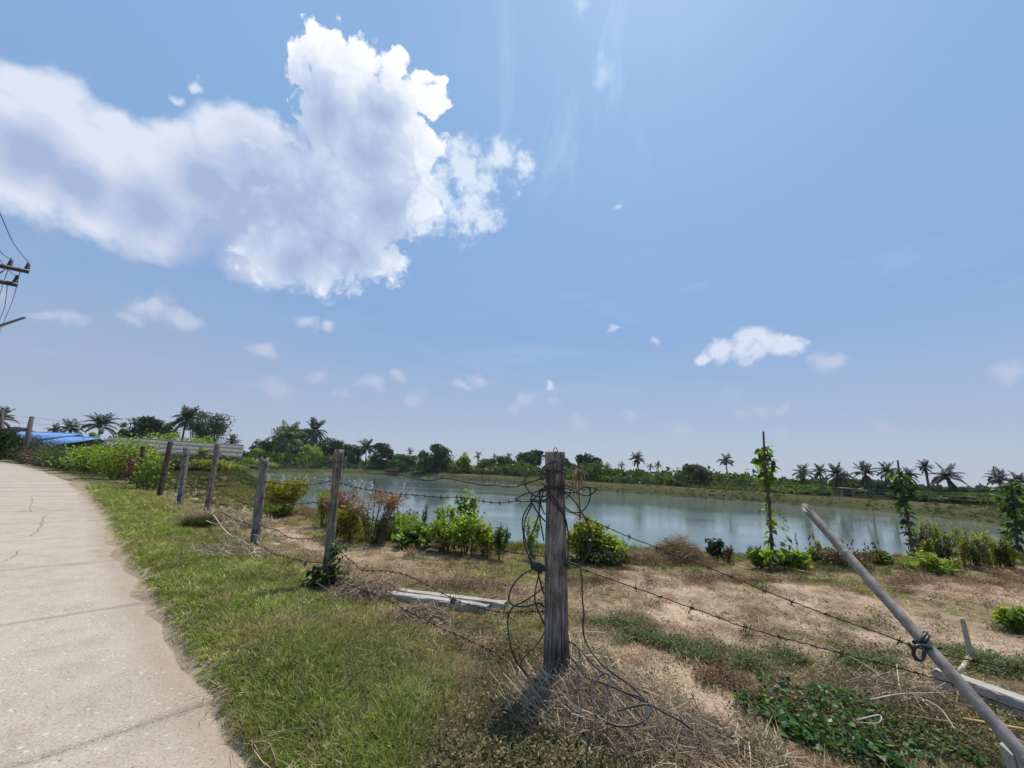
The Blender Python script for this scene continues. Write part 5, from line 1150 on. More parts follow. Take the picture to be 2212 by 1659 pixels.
# ------------------------------------------------------------------ fence posts
POSTS = []
def fence_post(bx, by, tx, ty, w, mat, seed, label, crack=None, rag=.02, group='weathered wooden fence posts', d=None, round_=False):
    b = G(bx, by); t = atY(tx, ty, b[1]); rng = np.random.default_rng(seed); ax = t - b; H = np.linalg.norm(ax); zx = ax / H
    yx = unit(np.array([0.0, 1, 0]) - zx * zx[1]); xx = np.cross(yx, zx); k, n = 40, 34; th = np.arange(k) * 2 * math.pi / k; pw = 2.0 if round_ else 4.5
    sup = 1 / (np.abs(np.cos(th)) ** pw + np.abs(np.sin(th)) ** pw) ** (1 / pw); groove = rng.normal(0, 1, k); groove = (groove + np.roll(groove, 1)) * .5
    V = []
    for i in range(n):
        f = i / (n - 1); h = -.25 + (H + .25) * f; wv = 1 + .05 * math.sin(h * 3.1 + seed) + .06 * (1 - f) + rng.normal(0, .003)
        g = groove * (1 + .35 * math.sin(h * 7 + seed)) + rng.normal(0, .35, k); wv += .05 * math.sin(h * 1.7 + seed * 2.1) + .03 * math.sin(h * 8.3 + seed); r = sup * (w / 2) * wv + g * .0030
        dd = (d or w) / w
        if crack:
            a0, h0, h1 = crack; a = a0 + .05 * math.sin(h * 9); s = np.exp(-((th - a) / .075) ** 2) * sstep(h0, h0 + .15, h) * sstep(h1, h1 - .2, h); r = r * (1 - .34 * s)
        P = b + np.outer(r * np.cos(th), xx) + np.outer(r * np.sin(th) * dd, yx) + zx * h
        if i == n - 1: P = P + np.outer((vnoise(np.cos(th) * 3, np.sin(th) * 3, 1, seed + 200) - .5) * rag * 2, zx)
        V.append(P)
    ctr = [V[-1].mean(0) + zx * rng.normal(0, .004)]; ri = V[-1] * .55 + ctr[0] * .45 + np.outer(rng.normal(0, rag * .35, k), zx)
    V = np.concatenate(V + [ri, np.array(ctr)]); F = [(i * k + j, i * k + (j + 1) % k, (i + 1) * k + (j + 1) % k, (i + 1) * k + j) for i in range(n) for j in range(k)]; T = [(n * k + j, n * k + (j + 1) % k, (n + 1) * k) for j in range(k)]
    me = mesh_np('fence_post', V - b, [F, T], MAT[mat], {'v': np.zeros(len(V))}, True)
    o = link('fence_post', me); o.location = tuple(b); tag(o, label, 'fence post', group); POSTS.append(b); return o, b, t
p1, B1, T1 = fence_post(1203, 1500, 1199, 977, .150, 'weathered_wood', 1, 'thick weathered grey post in the middle wrapped with black cable loops', crack=(5.75, .0, 1.05), rag=.008, d=.14)
p2, B2, T2 = fence_post(703, 1268, 733, 972, .105, 'weathered_wood', 2, 'grey wooden post with green climber at its foot, second along the fence', rag=.014, round_=True)
p3, B3, T3 = fence_post(548, 1190, 571, 993, .125, 'weathered_wood_grey', 3, 'stout grey post with splintered top and pale twigs at its foot', rag=.06, round_=True)
p4, B4, T4 = fence_post(447, 1107, 470, 960, .120, 'weathered_wood', 4, 'tall brownish grey post between the dark grass tussock and the pond', rag=.03)
p5, B5, T5 = fence_post(388, 1090, 403, 968, .135, 'weathered_wood_grey', 5, 'split grey post of two halves with dark gap, right of the darkest leaning post', rag=.03, crack=(4.9, -.2, 1.6))
p6, B6, T6 = fence_post(343, 1075, 368, 955, .125, 'weathered_wood_dark', 6, 'dark post leaning right with climber on its top', rag=.03)
p7, B7, T7 = fence_post(300, 1056, 309, 965, .13, 'weathered_wood_dark', 7, 'dark brown post inside the dry reddish tangle', rag=.03)
p8, B8, T8 = fence_post(285, 1046, 300, 985, .13, 'weathered_wood_dark', 8, 'short dark post left of the reddish tangle, leaning right', rag=.03)
p9, B9, T9 = fence_post(258, 1035, 266, 988, .18, 'weathered_wood_dark', 9, 'dark withered post at the end of the visible fence row', rag=.05)
p10, B10, T10 = fence_post(228, 1020, 232, 975, .17, 'weathered_wood_dark', 10, 'farthest fence post, nearly lost in the tall bright climber mound', rag=.03)
st = MB(); st.tube(spline([T1 + [-.012, 0, -.02], T1 + [-.010, 0, .022], T1 + [.006, 0, .034], T1 + [.018, .0, .016], T1 + [.02, 0, -.02]], 4), .003, 5)
o = link('staple', st.mesh('staple', MAT['rusty_wire'], False, B1), p1)

# ------------------------------------------------------------------ barbed wire and cable strung along the posts
def barb_mesh(seed):
    rng = np.random.default_rng(seed); mb = MB()
    for s in (-1, 1):
        a = rng.random() * 6.28; d = np.array([.25 * s, math.cos(a), math.sin(a)]); d = unit(d); mb.tube([-d * .024 + [s * .005, 0, 0], d * .024 + [s * .005, 0, 0]], .0024, 4)
    q = np.linspace(0, 4 * math.pi, 17); mb.tube(np.c_[(q / (4 * math.pi) - .5) * 0.024, .0050 * np.cos(q), .0050 * np.sin(q)], .0026, 4, caps=False); return mb.mesh('barb', MAT['rusty_wire'])
BARBS = [barb_mesh(i) for i in range(5)]
def plane_pt(x, y, A, B):
    n = np.array([-(B[1] - A[1]), B[0] - A[0], 0.0]); d = ray(x, y); return EYE + d * (((A - EYE) @ n) / (d @ n))
def strand(P, label, barbs=True, r=.0033, mat='rusty_wire', name='barbed_wire', cat='barbed wire', group='rusty barbed wire strands', gap=.105, seed=0, wob=.006, joined=False):
    rng = np.random.default_rng(seed); P = spline(P, 14); P[1:-1] += rng.normal(0, wob * .25, (len(P) - 2, 3)); c = P[0].copy(); mb = MB(); mb.tube(P, r, 5)
    S = np.concatenate([[0], np.cumsum(np.linalg.norm(np.diff(P, axis=0), axis=1))]); o = link(name, mb.mesh(name, MAT[mat], False, c)); o.location = tuple(c); tag(o, label, cat, group)
    if barbs:
        s = np.arange(gap * .6, S[-1] - .03, gap); jb = MB()
        for q in s:
            q = q + rng.normal(0, .015); p = np.array([np.interp(q, S, P[:, i]) for i in range(3)]); p2_ = np.array([np.interp(q + .02, S, P[:, i]) for i in range(3)]); T = unit(p2_ - p)
            if joined:
                for k in range(2): d = rdir(1, rng)[0]; jb.tube([p - d * .02, p + d * .02], .003, 3, caps=False)
                continue
            e = Vector(T).to_track_quat('X', 'Z').to_euler(); b_ = link('barb', BARBS[rng.integers(0, 5)], o, tuple(p - c)); b_.rotation_euler = e; b_.rotation_euler.rotate_axis('X', rng.random() * 6.28)
        if joined: kind(link('barb', jb.mesh('barb', MAT['rusty_wire'], False, c), o), 'stuff')
    return o
f12 = np.array([0, -.066, 0])                    # wires run along the roadward face of the posts
def seg(px, A, B, **kw): return [plane_pt(x, y, A + f12, B + f12) for x, y in px]
S_ = lambda px, A, B, lab, **kw: strand(seg(px, A, B), lab, **kw)
f12b = f12; S_([(734, 1043), (770, 1053), (850, 1066), (905, 1070), (950, 1074), (1000, 1075), (1060, 1085), (1100, 1084), (1150, 1080), (1192, 1086)], B2, B1, 'upper barbed strand from the second post to the cable-wrapped post', seed=1)
S_([(722, 1090), (760, 1105), (850, 1140), (930, 1163), (1000, 1178), (1080, 1189), (1130, 1196), (1192, 1205)], B2, B1, 'second barbed strand crossing the bushes between second post and cable-wrapped post', seed=2)
S_([(712, 1172), (735, 1190), (765, 1218), (785, 1232), (830, 1233), (880, 1243), (930, 1268), (985, 1296), (1030, 1311), (1080, 1322), (1140, 1321), (1185, 1321)], B2, B1, 'third barbed strand sagging in front of the white concrete beams', seed=3)
S_([(705, 1240), (760, 1266), (830, 1292), (880, 1320), (960, 1360), (1050, 1400), (1110, 1440), (1150, 1464), (1190, 1480)], B2, B1, 'lowest barbed strand running down through the grass to the foot of the cable-wrapped post', seed=4)
S_([(570, 1040), (600, 1044), (640, 1048), (690, 1044), (724, 1036)], B3, B2, 'upper barbed strand between the splintered post and the second post', seed=5)
S_([(562, 1074), (590, 1078), (620, 1087), (655, 1088), (690, 1085), (722, 1092)], B3, B2, 'second barbed strand between the splintered post and the second post', seed=6)
S_([(556, 1132), (575, 1140), (600, 1146), (622, 1160), (650, 1164), (680, 1162), (712, 1155)], B3, B2, 'deeply sagging barbed strand between the splintered post and the second post', seed=7)
S_([(552, 1172), (590, 1195), (620, 1203), (660, 1213), (703, 1216)], B3, B2, 'lowest barbed strand between the splintered post and the second post', seed=8)
names = {(4, 3): ('brownish grey post', 'splintered post'), (5, 4): ('split grey post', 'brownish grey post'), (6, 5): ('dark leaning post', 'split grey post'), (7, 6): ('post in the reddish tangle', 'dark leaning post'), (8, 7): ('short dark post', 'post in the reddish tangle')}
BB = {1: (B1, T1), 2: (B2, T2), 3: (B3, T3), 4: (B4, T4), 5: (B5, T5), 6: (B6, T6), 7: (B7, T7), 8: (B8, T8), 9: (B9, T9)}
for (i, j), (na_, nb_) in names.items():
    for k, (h, sg) in enumerate([(.26, .12), (.48, .10), (.70, .06), (.90, .05)]):
        a = BB[i][0] + (BB[i][1] - BB[i][0]) * (h + .02 * math.sin(i * 3 + k)) + f12; b = BB[j][0] + (BB[j][1] - BB[j][0]) * (h + .02 * math.sin(j * 5 + k)) + f12; m1, m2 = a + (b - a) * .35 - [0, 0, sg], a + (b - a) * .7 - [0, 0, sg * .9]
        strand([a, m1, m2, b], '%s barbed strand between the %s and the %s' % (('lowest', 'second lowest', 'third', 'top')[k], na_, nb_), seed=20 + i * 5 + k, r=.0032 + .0008 * i / 4, joined=True)
TIE = atY(1985, 1402, 2.33); A1 = B1.copy(); Bt = np.array([TIE[0], TIE[1], 0.0])
S_([(1192, 1086), (1225, 1104), (1290, 1130), (1340, 1152), (1420, 1184), (1520, 1222), (1610, 1259), (1700, 1295), (1800, 1333), (1900, 1368), (1986, 1400), (2090, 1425), (2215, 1447), (2330, 1466)], A1, Bt, 'upper barbed strand from the cable-wrapped post over the water to the leaning bamboo', seed=11, gap=.16)
S_([(1192, 1205), (1225, 1220), (1262, 1231), (1350, 1262), (1500, 1315), (1600, 1352), (1700, 1380), (1850, 1420), (1960, 1448), (2060, 1478), (2118, 1502), (2215, 1537), (2330, 1575)], A1, Bt, 'lower barbed strand from the cable-wrapped post across the bare soil to the bamboo', seed=12, gap=.16)
def cable(P, label, r=.0052, name='black_cable', cat='cable', group='black cables on the fence', n=9):
    P = spline(P, n); c = P[0].copy(); mb = MB(); mb.tube(P, r, 7); o = link(name, mb.mesh(name, MAT['black_cable'], True, c)); o.location = tuple(c); return tag(o, label, cat, group)
cable(seg([(727, 990), (745, 1000), (775, 1008), (795, 1022), (820, 1024), (850, 1022), (880, 1030), (925, 1038), (960, 1033), (1000, 1040), (1045, 1048), (1069.8, 1048)], B2, B1) + [atY(1093, 1051.5, 2.87), atY(1120, 1049, 2.87), atY(1150, 1040, 2.86), atY(1167, 1034.5, 2.85), atY(1174, 1035, 2.85)], 'wavy black cable from the top of the second post to the cable-wrapped post')
cable(seg([(560, 1000), (580, 1007), (610, 1009), (640, 1008), (660, 1002), (690, 999), (722, 993)], B3, B2), 'black cable from the splintered post to the top of the second post')
cable([B2 + (T2 - B2) * .93 + [-.09, .0, .02], B2 + (T2 - B2) * .91 + [-.07, -.09, 0], B2 + (T2 - B2) * .905 + [.04, -.095, 0], B2 + (T2 - B2) * .93 + [.10, -.05, 0], B2 + (T2 - B2) * .95 + [.09, .02, 0], B2 + (T2 - B2) * .945 + [.02, .10, 0], B2 + (T2 - B2) * .935 + [-.08, .06, 0]], 'turn of black cable tied round the top of the second post', r=.006)
for i, (a, b) in enumerate((((T4, T3)), ((T5, T4)), ((T6, T5)))):
    a = a + f12 - [0, 0, .12]; b = b + f12 - [0, 0, .12]; cable([a, a + (b - a) * .3 - [0, 0, .14], a + (b - a) * .65 - [0, 0, .11], b], ['black cable from the brownish grey post to the splintered post', 'black cable from the split grey post to the brownish grey post', 'black cable from the dark leaning post to the split grey post'][i], r=.006)

# the tangle of black cable hung on the near post
def coil():
    root = thing('cable_coil', (B1[0], B1[1], .9), 'tangled loops of black cable hanging on the thick middle post with small splice box', 'cable'); R = np.array(root.location)
    def A_(pts, Y0=2.835, dY=0.0, amp=.02):
        out = []
        for i, q in enumerate(pts):
            y = q[2] if len(q) > 2 else Y0 + dY * i / max(1, len(pts) - 1) + amp * math.sin(i * 1.3); out.append(atY(1069.8 + q[0] * .15207, 954.6 + q[1] * .15207, y))
        return out
    def B_(pts, ground=False, Y0=2.84):
        out = []
        for i, q in enumerate(pts):
            x, y = 1069.8 + q[0] * .19841, 1206.9 + q[1] * .19841; out.append(gcab(x, y) if ground else atY(x, y, q[2] if len(q) > 2 else Y0 + .015 * math.sin(i * 1.7)))
        return out
    def gcab(x, y, h=.30):
        p = at(x, y, h); return p if p[1] < 2.84 else atY(x, y, 2.84)
    def loop(P, r=.0052, n=8): q = MB(); q.tube(spline(P, n), r, 7); part('loop', q, MAT['black_cable'], root, True)
    FR, BK, SD = 2.835, 3.03, 2.93
    loop(A_([(690, 530), (640, 525), (655, 450), (680, 370), (740, 320), (830, 285), (960, 270), (1003, 300), (1015, 340, SD), (900, 360, BK)]))
    loop(A_([(1015, 350, SD), (985, 385), (930, 410), (870, 432), (800, 440), (715, 440), (690, 430, SD)])); loop(A_([(690, 395, SD), (715, 400), (830, 405), (930, 420), (1000, 455), (1012, 470, SD)])); loop(A_([(755, 380), (752, 430), (750, 500), (765, 570), (790, 610)]), .004)
    loop(A_([(580, 405), (480, 440), (425, 520), (430, 620), (480, 700), (560, 760), (660, 780), (730, 750), (755, 680), (750, 580), (710, 480), (650, 425), (580, 405)], 2.82))
    loop(A_([(720, 690), (600, 705), (430, 735), (320, 790), (290, 812), (330, 830), (500, 842), (690, 826), (720, 815, SD)], 2.83))
    loop(A_([(610, 690), (760, 630), (900, 650), (1050, 665), (1150, 720), (1250, 755), (1340, 755), (1420, 700), (1430, 665), (1350, 640), (1250, 650), (1150, 700), (1030, 715), (900, 680), (770, 660), (650, 685)], 2.825))
    loop(A_([(1005, 800, SD), (1060, 740), (1070, 680), (1040, 620), (1003, 585, SD)])); loop(A_([(1335, 645), (1355, 740), (1330, 850), (1260, 960), (1170, 1005), (1080, 990), (1010, 940), (990, 925, SD)], 2.85))
    loop(A_([(900, 675), (1000, 730), (1080, 790), (1170, 900), (1240, 1020), (1310, 1150), (1360, 1280), (1370, 1400), (1350, 1520), (1280, 1659)], 2.83) + B_([(930, 50), (880, 90), (800, 97), (775, 85)])); loop(A_([(1300, 1350), (1305, 1440), (1330, 1540)]), .004)
    loop(B_([(780, 30), (860, 55), (905, 80), (932, 125), (945, 250), (950, 450), (965, 600), (955, 760), (985, 900), (1060, 1030), (1160, 1150), (1300, 1260), (1420, 1340), (1540, 1440), (1650, 1560)], True))
    loop(A_([(650, 690), (560, 800), (470, 920), (400, 1050), (385, 1180), (400, 1300), (405, 1400), (430, 1500), (470, 1600), (490, 1665), (525, 1720)], 2.85)); loop(A_([(520, 800), (520, 870), (490, 950), (430, 1080), (410, 1220), (412, 1330), (440, 1420), (470, 1500), (500, 1580), (560, 1665)], 2.82))
    loop(A_([(640, 690), (630, 850), (625, 1000), (650, 1180), (680, 1340), (690, 1400, SD)], 2.86)); loop(A_([(680, 700), (640, 900), (600, 1100), (540, 1260), (490, 1380), (485, 1470), (510, 1560), (570, 1670)], 2.84)); loop(A_([(520, 745), (515, 800), (525, 870), (600, 1000), (690, 1110), (705, 1130, SD)], 2.83)); loop(A_([(560, 840), (640, 890), (690, 1000), (705, 1030, SD)], 2.85), .0045)
    loop(A_([(680, 600), (760, 700), (860, 840), (920, 930), (980, 1040), (1010, 1160), (1040, 1320), (1040, 1500), (1030, 1659)], 2.83) + B_([(775, 60, SD)])); loop(A_([(735, 730), (830, 870), (930, 980), (990, 1080), (1020, 1180, SD)], 2.82))
    loop(B_([(400, 120), (300, 170), (200, 280), (150, 400), (160, 480), (230, 515), (340, 520), (430, 490), (490, 490), (530, 525, 2.9)])); loop(B_([(530, 305, 2.9), (430, 390), (300, 470), (200, 520), (150, 600), (135, 700), (150, 850), (180, 1000), (230, 1110), (290, 1200), (380, 1310), (470, 1370), (530, 1400)]))
    loop(B_([(485, 140), (450, 280), (430, 400), (450, 520), (490, 620), (535, 715, 2.9)])); loop(B_([(470, 150), (490, 260), (530, 380, 2.92)])); loop(B_([(535, 800, 2.9), (480, 900), (380, 1010), (300, 1090), (270, 1160)]), .0035); loop(B_([(250, 1150), (350, 1260), (440, 1320), (520, 1395)]))
    loop(B_([(790, 895, 2.9), (880, 950), (980, 1060), (1080, 1170), (1180, 1255)], True)); loop(B_([(1100, 1720), (1050, 1500), (1070, 1370), (1130, 1280), (1200, 1250), (1255, 1300), (1240, 1420), (1200, 1550), (1165, 1720)], True))
    loop(B_([(1080, 1325), (1250, 1385), (1400, 1450), (1560, 1500), (1660, 1550)], True)); loop(B_([(800, 905, 2.9), (870, 940), (910, 1000), (930, 1130), (975, 1260)], True)); loop(B_([(800, 1050, 2.9), (900, 1170), (985, 1290)], True)); loop(B_([(790, 1130, 2.9), (870, 1220), (930, 1290)], True), .004)
    Cc = lambda pts, h=.08: [gcab(1106 + q[0] / 4, 1244.2 + q[1] / 4, h) for q in pts]
    loop(Cc([(1120, 1040), (1155, 1090), (1162, 1200), (1145, 1280)], .30)); loop(Cc([(910, 1165), (1050, 1125), (1170, 1110), (1215, 1150), (1150, 1240), (1050, 1290), (920, 1295), (820, 1265)], .30)); loop(Cc([(880, 930), (1000, 1020), (1150, 1085), (1300, 1170), (1450, 1250), (1560, 1330)], .2))
    loop(Cc([(-10, 1650), (100, 1610), (300, 1560), (480, 1500), (600, 1380), (750, 1215)], .09), .0065); loop(Cc([(320, 1080), (250, 1180), (180, 1300), (130, 1450), (90, 1640)], .09), .006)
    c = atY(1161, 1224, 2.85); q = MB(); Mx = np.array(Euler((0, .42, .1)).to_matrix()); q.box(c, (.082, .045, .050), Mx)
    for i in range(6): q.box(c + Mx @ np.array([-.034 + i * .0135, -.002, 0]), (.006, .052, .058), Mx)
    for s in (-1, 1): q.tube([c + Mx @ np.array([s * .04, 0, 0]), c + Mx @ np.array([s * .062, 0, .006])], [.016, .009], 8)
    part('splice_box', q, MAT['dark_metal'], root)
coil()

# ------------------------------------------------------------------ leaning bamboo, its tie, stick, tassel, strip, beams
def bamboo():
    P0, P1 = atY(1741, 1097, 2.90), atY(2214, 1636, 1.92); ax = unit(P1 - P0); Lg = (P0[2] + .15) / -ax[2]; E_ = P0 + ax * Lg; root = thing('bamboo_pole', (E_[0], E_[1], 0), 'leaning grey bamboo pole with hollow slanting cut end', 'bamboo pole'); R = np.array(root.location)
    a = unit(np.cross(ax, [0, 0, 1])); a = a if a[0] > 0 else -a; b = np.cross(ax, a); b = b if b[2] > 0 else -b; k = 22; th = np.arange(k) * 2 * math.pi / k; r0 = .0262
    nodes = [.375, .905, 1.36, 1.78]; S = np.unique(np.concatenate([[0, .004], np.arange(.05, Lg, .06)] + [[n - .02, n - .010, n - .003, n, n + .004, n + .012, n + .03] for n in nodes])); S = S[S < Lg]
    q = MB(); V = []; vv = unit(EYE - P0); vv = np.array([vv @ a, vv @ b]); vv = vv / np.linalg.norm(vv); slant = -(np.cos(th) * vv[0] + np.sin(th) * vv[1]) * .052
    rr = lambda s: r0 * (1 + .10 * s / Lg) * (1 + sum(.085 * math.exp(-((s - n) / .010) ** 2) - .05 * math.exp(-((s - n - .022) / .010) ** 2) for n in nodes))
    for s in S:
        sh = -slant * max(0, 1 - s / .12); V.append(P0 + np.outer(s - 0 + sh, ax) + rr(s) * (np.outer(np.cos(th), a) + np.outer(np.sin(th), b)))
    n = len(S); V = np.concatenate(V); F = [(i * k + j, i * k + (j + 1) % k, (i + 1) * k + (j + 1) % k, (i + 1) * k + j) for i in range(n - 1) for j in range(k)]; v = np.zeros(len(V)); q.add(V, F, v=v); part('culm', q, MAT['bamboo'], root, True)
    q = MB(); rin = .66
    ring0 = P0 + np.outer(-slant, ax) + r0 * (np.outer(np.cos(th), a) + np.outer(np.sin(th), b)); ring1 = P0 + np.outer(-slant * .98, ax) + rin * r0 * (np.outer(np.cos(th), a) + np.outer(np.sin(th), b)); ring2 = P0 + np.outer(np.full(k, .22), ax) + rin * r0 * (np.outer(np.cos(th), a) + np.outer(np.sin(th), b))
    V = np.concatenate([ring0, ring1, ring2, ring2.mean(0)[None]]); F = [(i * k + (j + 1) % k, i * k + j, (i + 1) * k + j, (i + 1) * k + (j + 1) % k) for i in (0, 1) for j in range(k)]; T = [(2 * k + (j + 1) % k, 2 * k + j, 3 * k) for j in range(k)]; q.add(V, F, T, v=0.0); part('cut_end', q, MAT['bamboo'], root)
    # tie where the wire crosses the pole
    C = P0 + ax * ((TIE - P0) @ ax); root2 = thing('wire_tie', C, 'black rubbery tie knotted round the bamboo where the upper strand meets it', 'tie'); q = MB(); t = np.linspace(0, 2 * math.pi * 1.9, 44); rad = .040; sl = unit(ax + .55 * a)
    a2 = unit(np.cross(sl, b)); b2 = np.cross(sl, a2); q.tube(C + rad * (np.outer(np.cos(t), a2) * 1.1 + np.outer(np.sin(t), b2)) + np.outer((t - 6) * .0022, ax), .0075, 8); part('wrap', q, MAT['black_cable'], root2, True)
    y0 = C[1] - .048; q = MB(); q.tube(spline([atY(2014, 1403, y0), atY(2000, 1396, y0 - .01), atY(1980, 1396, y0 - .01), atY(1973, 1408, y0), atY(1978, 1422, y0), atY(1988, 1426, y0), atY(1995, 1418, y0), atY(1998, 1405, y0), atY(2010, 1399, y0)], 6), .0085, 8); part('knot_loop', q, MAT['black_cable'], root2, True)
    q = MB(); q.tube(spline([atY(1976, 1399, y0 + .01), atY(1966, 1397, y0), atY(1963, 1388, y0)], 5), .0065, 7); q.tube(spline([atY(2004, 1402, y0), atY(2022, 1401, y0 + .03), atY(2034, 1399, y0 + .02)], 5), [.008] * 10 + [.006], 7) if False else q.tube(spline([atY(2004, 1402, y0), atY(2022, 1401, y0 + .03), atY(2034, 1399, y0 + .02)], 5), .0065, 7); part('tie_end', q, MAT['black_cable'], root2, True)
bamboo()
def small_bits():
    b = G(2100, 1436); t = atY(2078, 1335, b[1]); q = MB(); q.tube(spline([b - [0, 0, .1], (b + t) / 2 + [.005, 0, 0], t], 5), np.linspace(.021, .017, 11), 9); o = link('wooden_stick', q.mesh('wooden_stick', MAT['twig'], True, b)); o.location = tuple(b); tag(o, 'thin dark wooden stick standing upright right of the bamboo', 'stick')
    P = [atY(2089, 1418, 2.55), atY(2085, 1432, 2.53), atY(2078, 1443, 2.5), atY(2066, 1456, 2.5)]; P = spline(P, 8); q = MB(); rng = np.random.default_rng(4); q.tube(P, np.interp(np.arange(len(P)), [0, 5, 18, len(P)], [.004, .010, .012, .006]), 6)
    for i in range(70):
        p = P[rng.integers(0, len(P))]; d = rdir(1, rng)[0]; q.tube([p, p + d * .020], .0016, 3, caps=False)
    o = link('rope_tassel', q.mesh('rope_tassel', MAT['rope_yellow'], False, P[0])); o.location = tuple(P[0]); tag(o, 'frayed pale yellow rope end hanging from the upper barbed strand', 'rope')
    A, B = at(2083, 1553, .12), at(2215, 1576, .13); q = MB(); q.box((A + B) / 2, (np.linalg.norm(B - A), .016, .010), np.stack([unit(B - A), unit(np.cross([0, 0, 1], B - A)), unit(np.cross(B - A, np.cross([0, 0, 1], B - A)))], 1)); o = link('split_cane', q.mesh('split_cane', MAT['orange_strip'], False, A)); o.location = tuple(A); tag(o, 'orange split cane lying in the straw behind the bamboo', 'cane')
    def beam(P, Q, w, h, label, seed, lift=.0, chip=True):
        rng = np.random.default_rng(seed); u = unit(Q - P); n = unit(np.cross([0, 0, 1], u)); z = np.cross(u, n); L = np.linalg.norm(Q - P); bm = bmesh.new(); bmesh.ops.create_cube(bm, size=1)
        bmesh.ops.scale(bm, vec=(L, w, h), verts=bm.verts); bmesh.ops.bevel(bm, geom=bm.edges[:], offset=.008, segments=2, affect='EDGES'); bmesh.ops.subdivide_edges(bm, edges=[e for e in bm.edges if e.calc_length() > .3], cuts=14)
        for v in bm.verts:
            if abs(v.co.x) > L * .47: v.co += Vector(rng.normal(0, .013, 3))
            else: v.co += Vector(rng.normal(0, .0022, 3))
        me = bpy.data.meshes.new('concrete_beam'); bm.to_mesh(me); bm.free(); me.materials.append(MAT['white_concrete']); o = link('concrete_beam', me); c = (P + Q) / 2 + np.array([0, 0, h / 2 + lift]); M4 = Matrix.Identity(4)
        for i in range(3): M4[i][0], M4[i][1], M4[i][2], M4[i][3] = u[i], n[i], z[i], c[i]
        o.matrix_world = M4; return tag(o, label, 'concrete beam', 'white concrete posts lying in the grass')
    P, Q = G(790, 1294), G(1046, 1331); u = unit(Q - P); n = np.array([-u[1], u[0], 0]); n = n if n[1] > 0 else -n
    beam(P + n * .06, Q + n * .06, .105, .075, 'front one of the two white concrete beams lying beside the second post', 1, .01); beam(P + n * .20 - u * .1, Q + n * .24 + u * .14, .105, .075, 'rear one of the two white concrete beams, ending farther right', 2, .0)
    beam(G(2035, 1488), G(2330, 1600), .13, .11, 'white concrete beam lying behind the lower end of the bamboo', 3, .02); beam(G(2190, 1690), G(2300, 1720), .12, .14, 'pale concrete block cut by the bottom right corner', 4, .02)
    P = B2 * .44 + B1 * .56; p = atY(980, 1295, P[1] - .085); q = MB(); rng = np.random.default_rng(8)
    c = p + [0, 0, -.01]; 
    for i in range(60): d = rdir(1, rng)[0]; q.tube([c + d * .008, c + d * (.028 + .012 * rng.random())], .003, 3, caps=False)
    o = link('wire_clump', q.mesh('wire_clump', MAT['stem_brown'], False, c)); o.location = tuple(c); tag(o, 'small brown clump of dried stuff caught on the sagging strand above the beams', 'debris')
    for i, (x, y, s, lab) in enumerate([(1420, 1378, .05, 'small pale stone among the grey-green mat right of the near post'), (35, 991, .22, 'pale scrap on the verge at the far road bend'), (90, 1002, .25, 'second pale scrap on the verge at the far road bend'), (128, 972, .5, 'whitish rubble heap under the thicket at the road bend'), (700, 1288, .05, 'grey stone in the grass left of the second post'), (592, 1178, .08, 'pale stone in the dry brush left of the splintered post')]):
        p = G(x, y); bm = bmesh.new(); bmesh.ops.create_icosphere(bm, subdivisions=2, radius=s); rng = np.random.default_rng(40 + i)
        for v in bm.verts: v.co = Vector((v.co.x * 1.3, v.co.y, v.co.z * .5)) * (1 + rng.normal(0, .08))
        me = bpy.data.meshes.new('stone'); bm.to_mesh(me); bm.free(); me.materials.append(MAT['white_concrete']); o = link('stone', me, loc=tuple(p)); tag(o, lab, 'stone')
small_bits()

# ------------------------------------------------------------------ climbing vines on poles, creepers, dead corn stalk
def leaf_obj_mesh(name, L, W, mat, heart=False, fold=.3, v=.5):
    t = np.linspace(0, 1, 6); w = W * (np.sin(np.pi * t ** (.55 if heart else .8)) ** .9); y = L * (t - (.08 if heart else 0)); z = -.35 * L * (t - .3) ** 2
    c = np.c_[np.zeros(6), y, z]; l = c + np.c_[-w, np.zeros(6), w * fold]; r = c + np.c_[w, np.zeros(6), w * fold]; V = np.concatenate([l, c, r]); F = np.array([(k * 6 + i, (k + 1) * 6 + i, (k + 1) * 6 + i + 1, k * 6 + i + 1) for k in (0, 1) for i in range(5)])
    return mesh_np(name, V, F, MAT[mat], {'v': np.full(18, v)}, True)
VL = [leaf_obj_mesh('leaf', .115, .040, 'leaf_vine', True, .3, v) for v in (.15, .4, .65)] + [leaf_obj_mesh('leaf', .12, .042, 'leaf_yellow', True, .25, .35), leaf_obj_mesh('leaf', .10, .035, 'leaf_vine', True, .45, .9)]
VD = [leaf_obj_mesh('leaf', .11, .040, 'leaf_dark', True, .3, v) for v in (.3, .7)] + [leaf_obj_mesh('leaf', .11, .038, 'leaf_vine', True, .3, .3)]
CL = [leaf_obj_mesh('leaf', .046, .023, 'leaf_creeper', True, .2, v) for v in (.1, .35, .6, .95)]
def put_leaf(me, root, p, rng, out, sc=1.0, hang=.5):
    o = link('leaf', me, root, tuple(p)); d = unit(out + rng.normal(0, .45, 3) - np.array([0, 0, hang])); o.rotation_euler = Vector(d).to_track_quat('Y', 'Z').to_euler(); o.rotation_euler.rotate_axis('Y', rng.normal(0, .6)); o.scale = (sc * (.5 + 1.0 * rng.random()),) * 3; return o
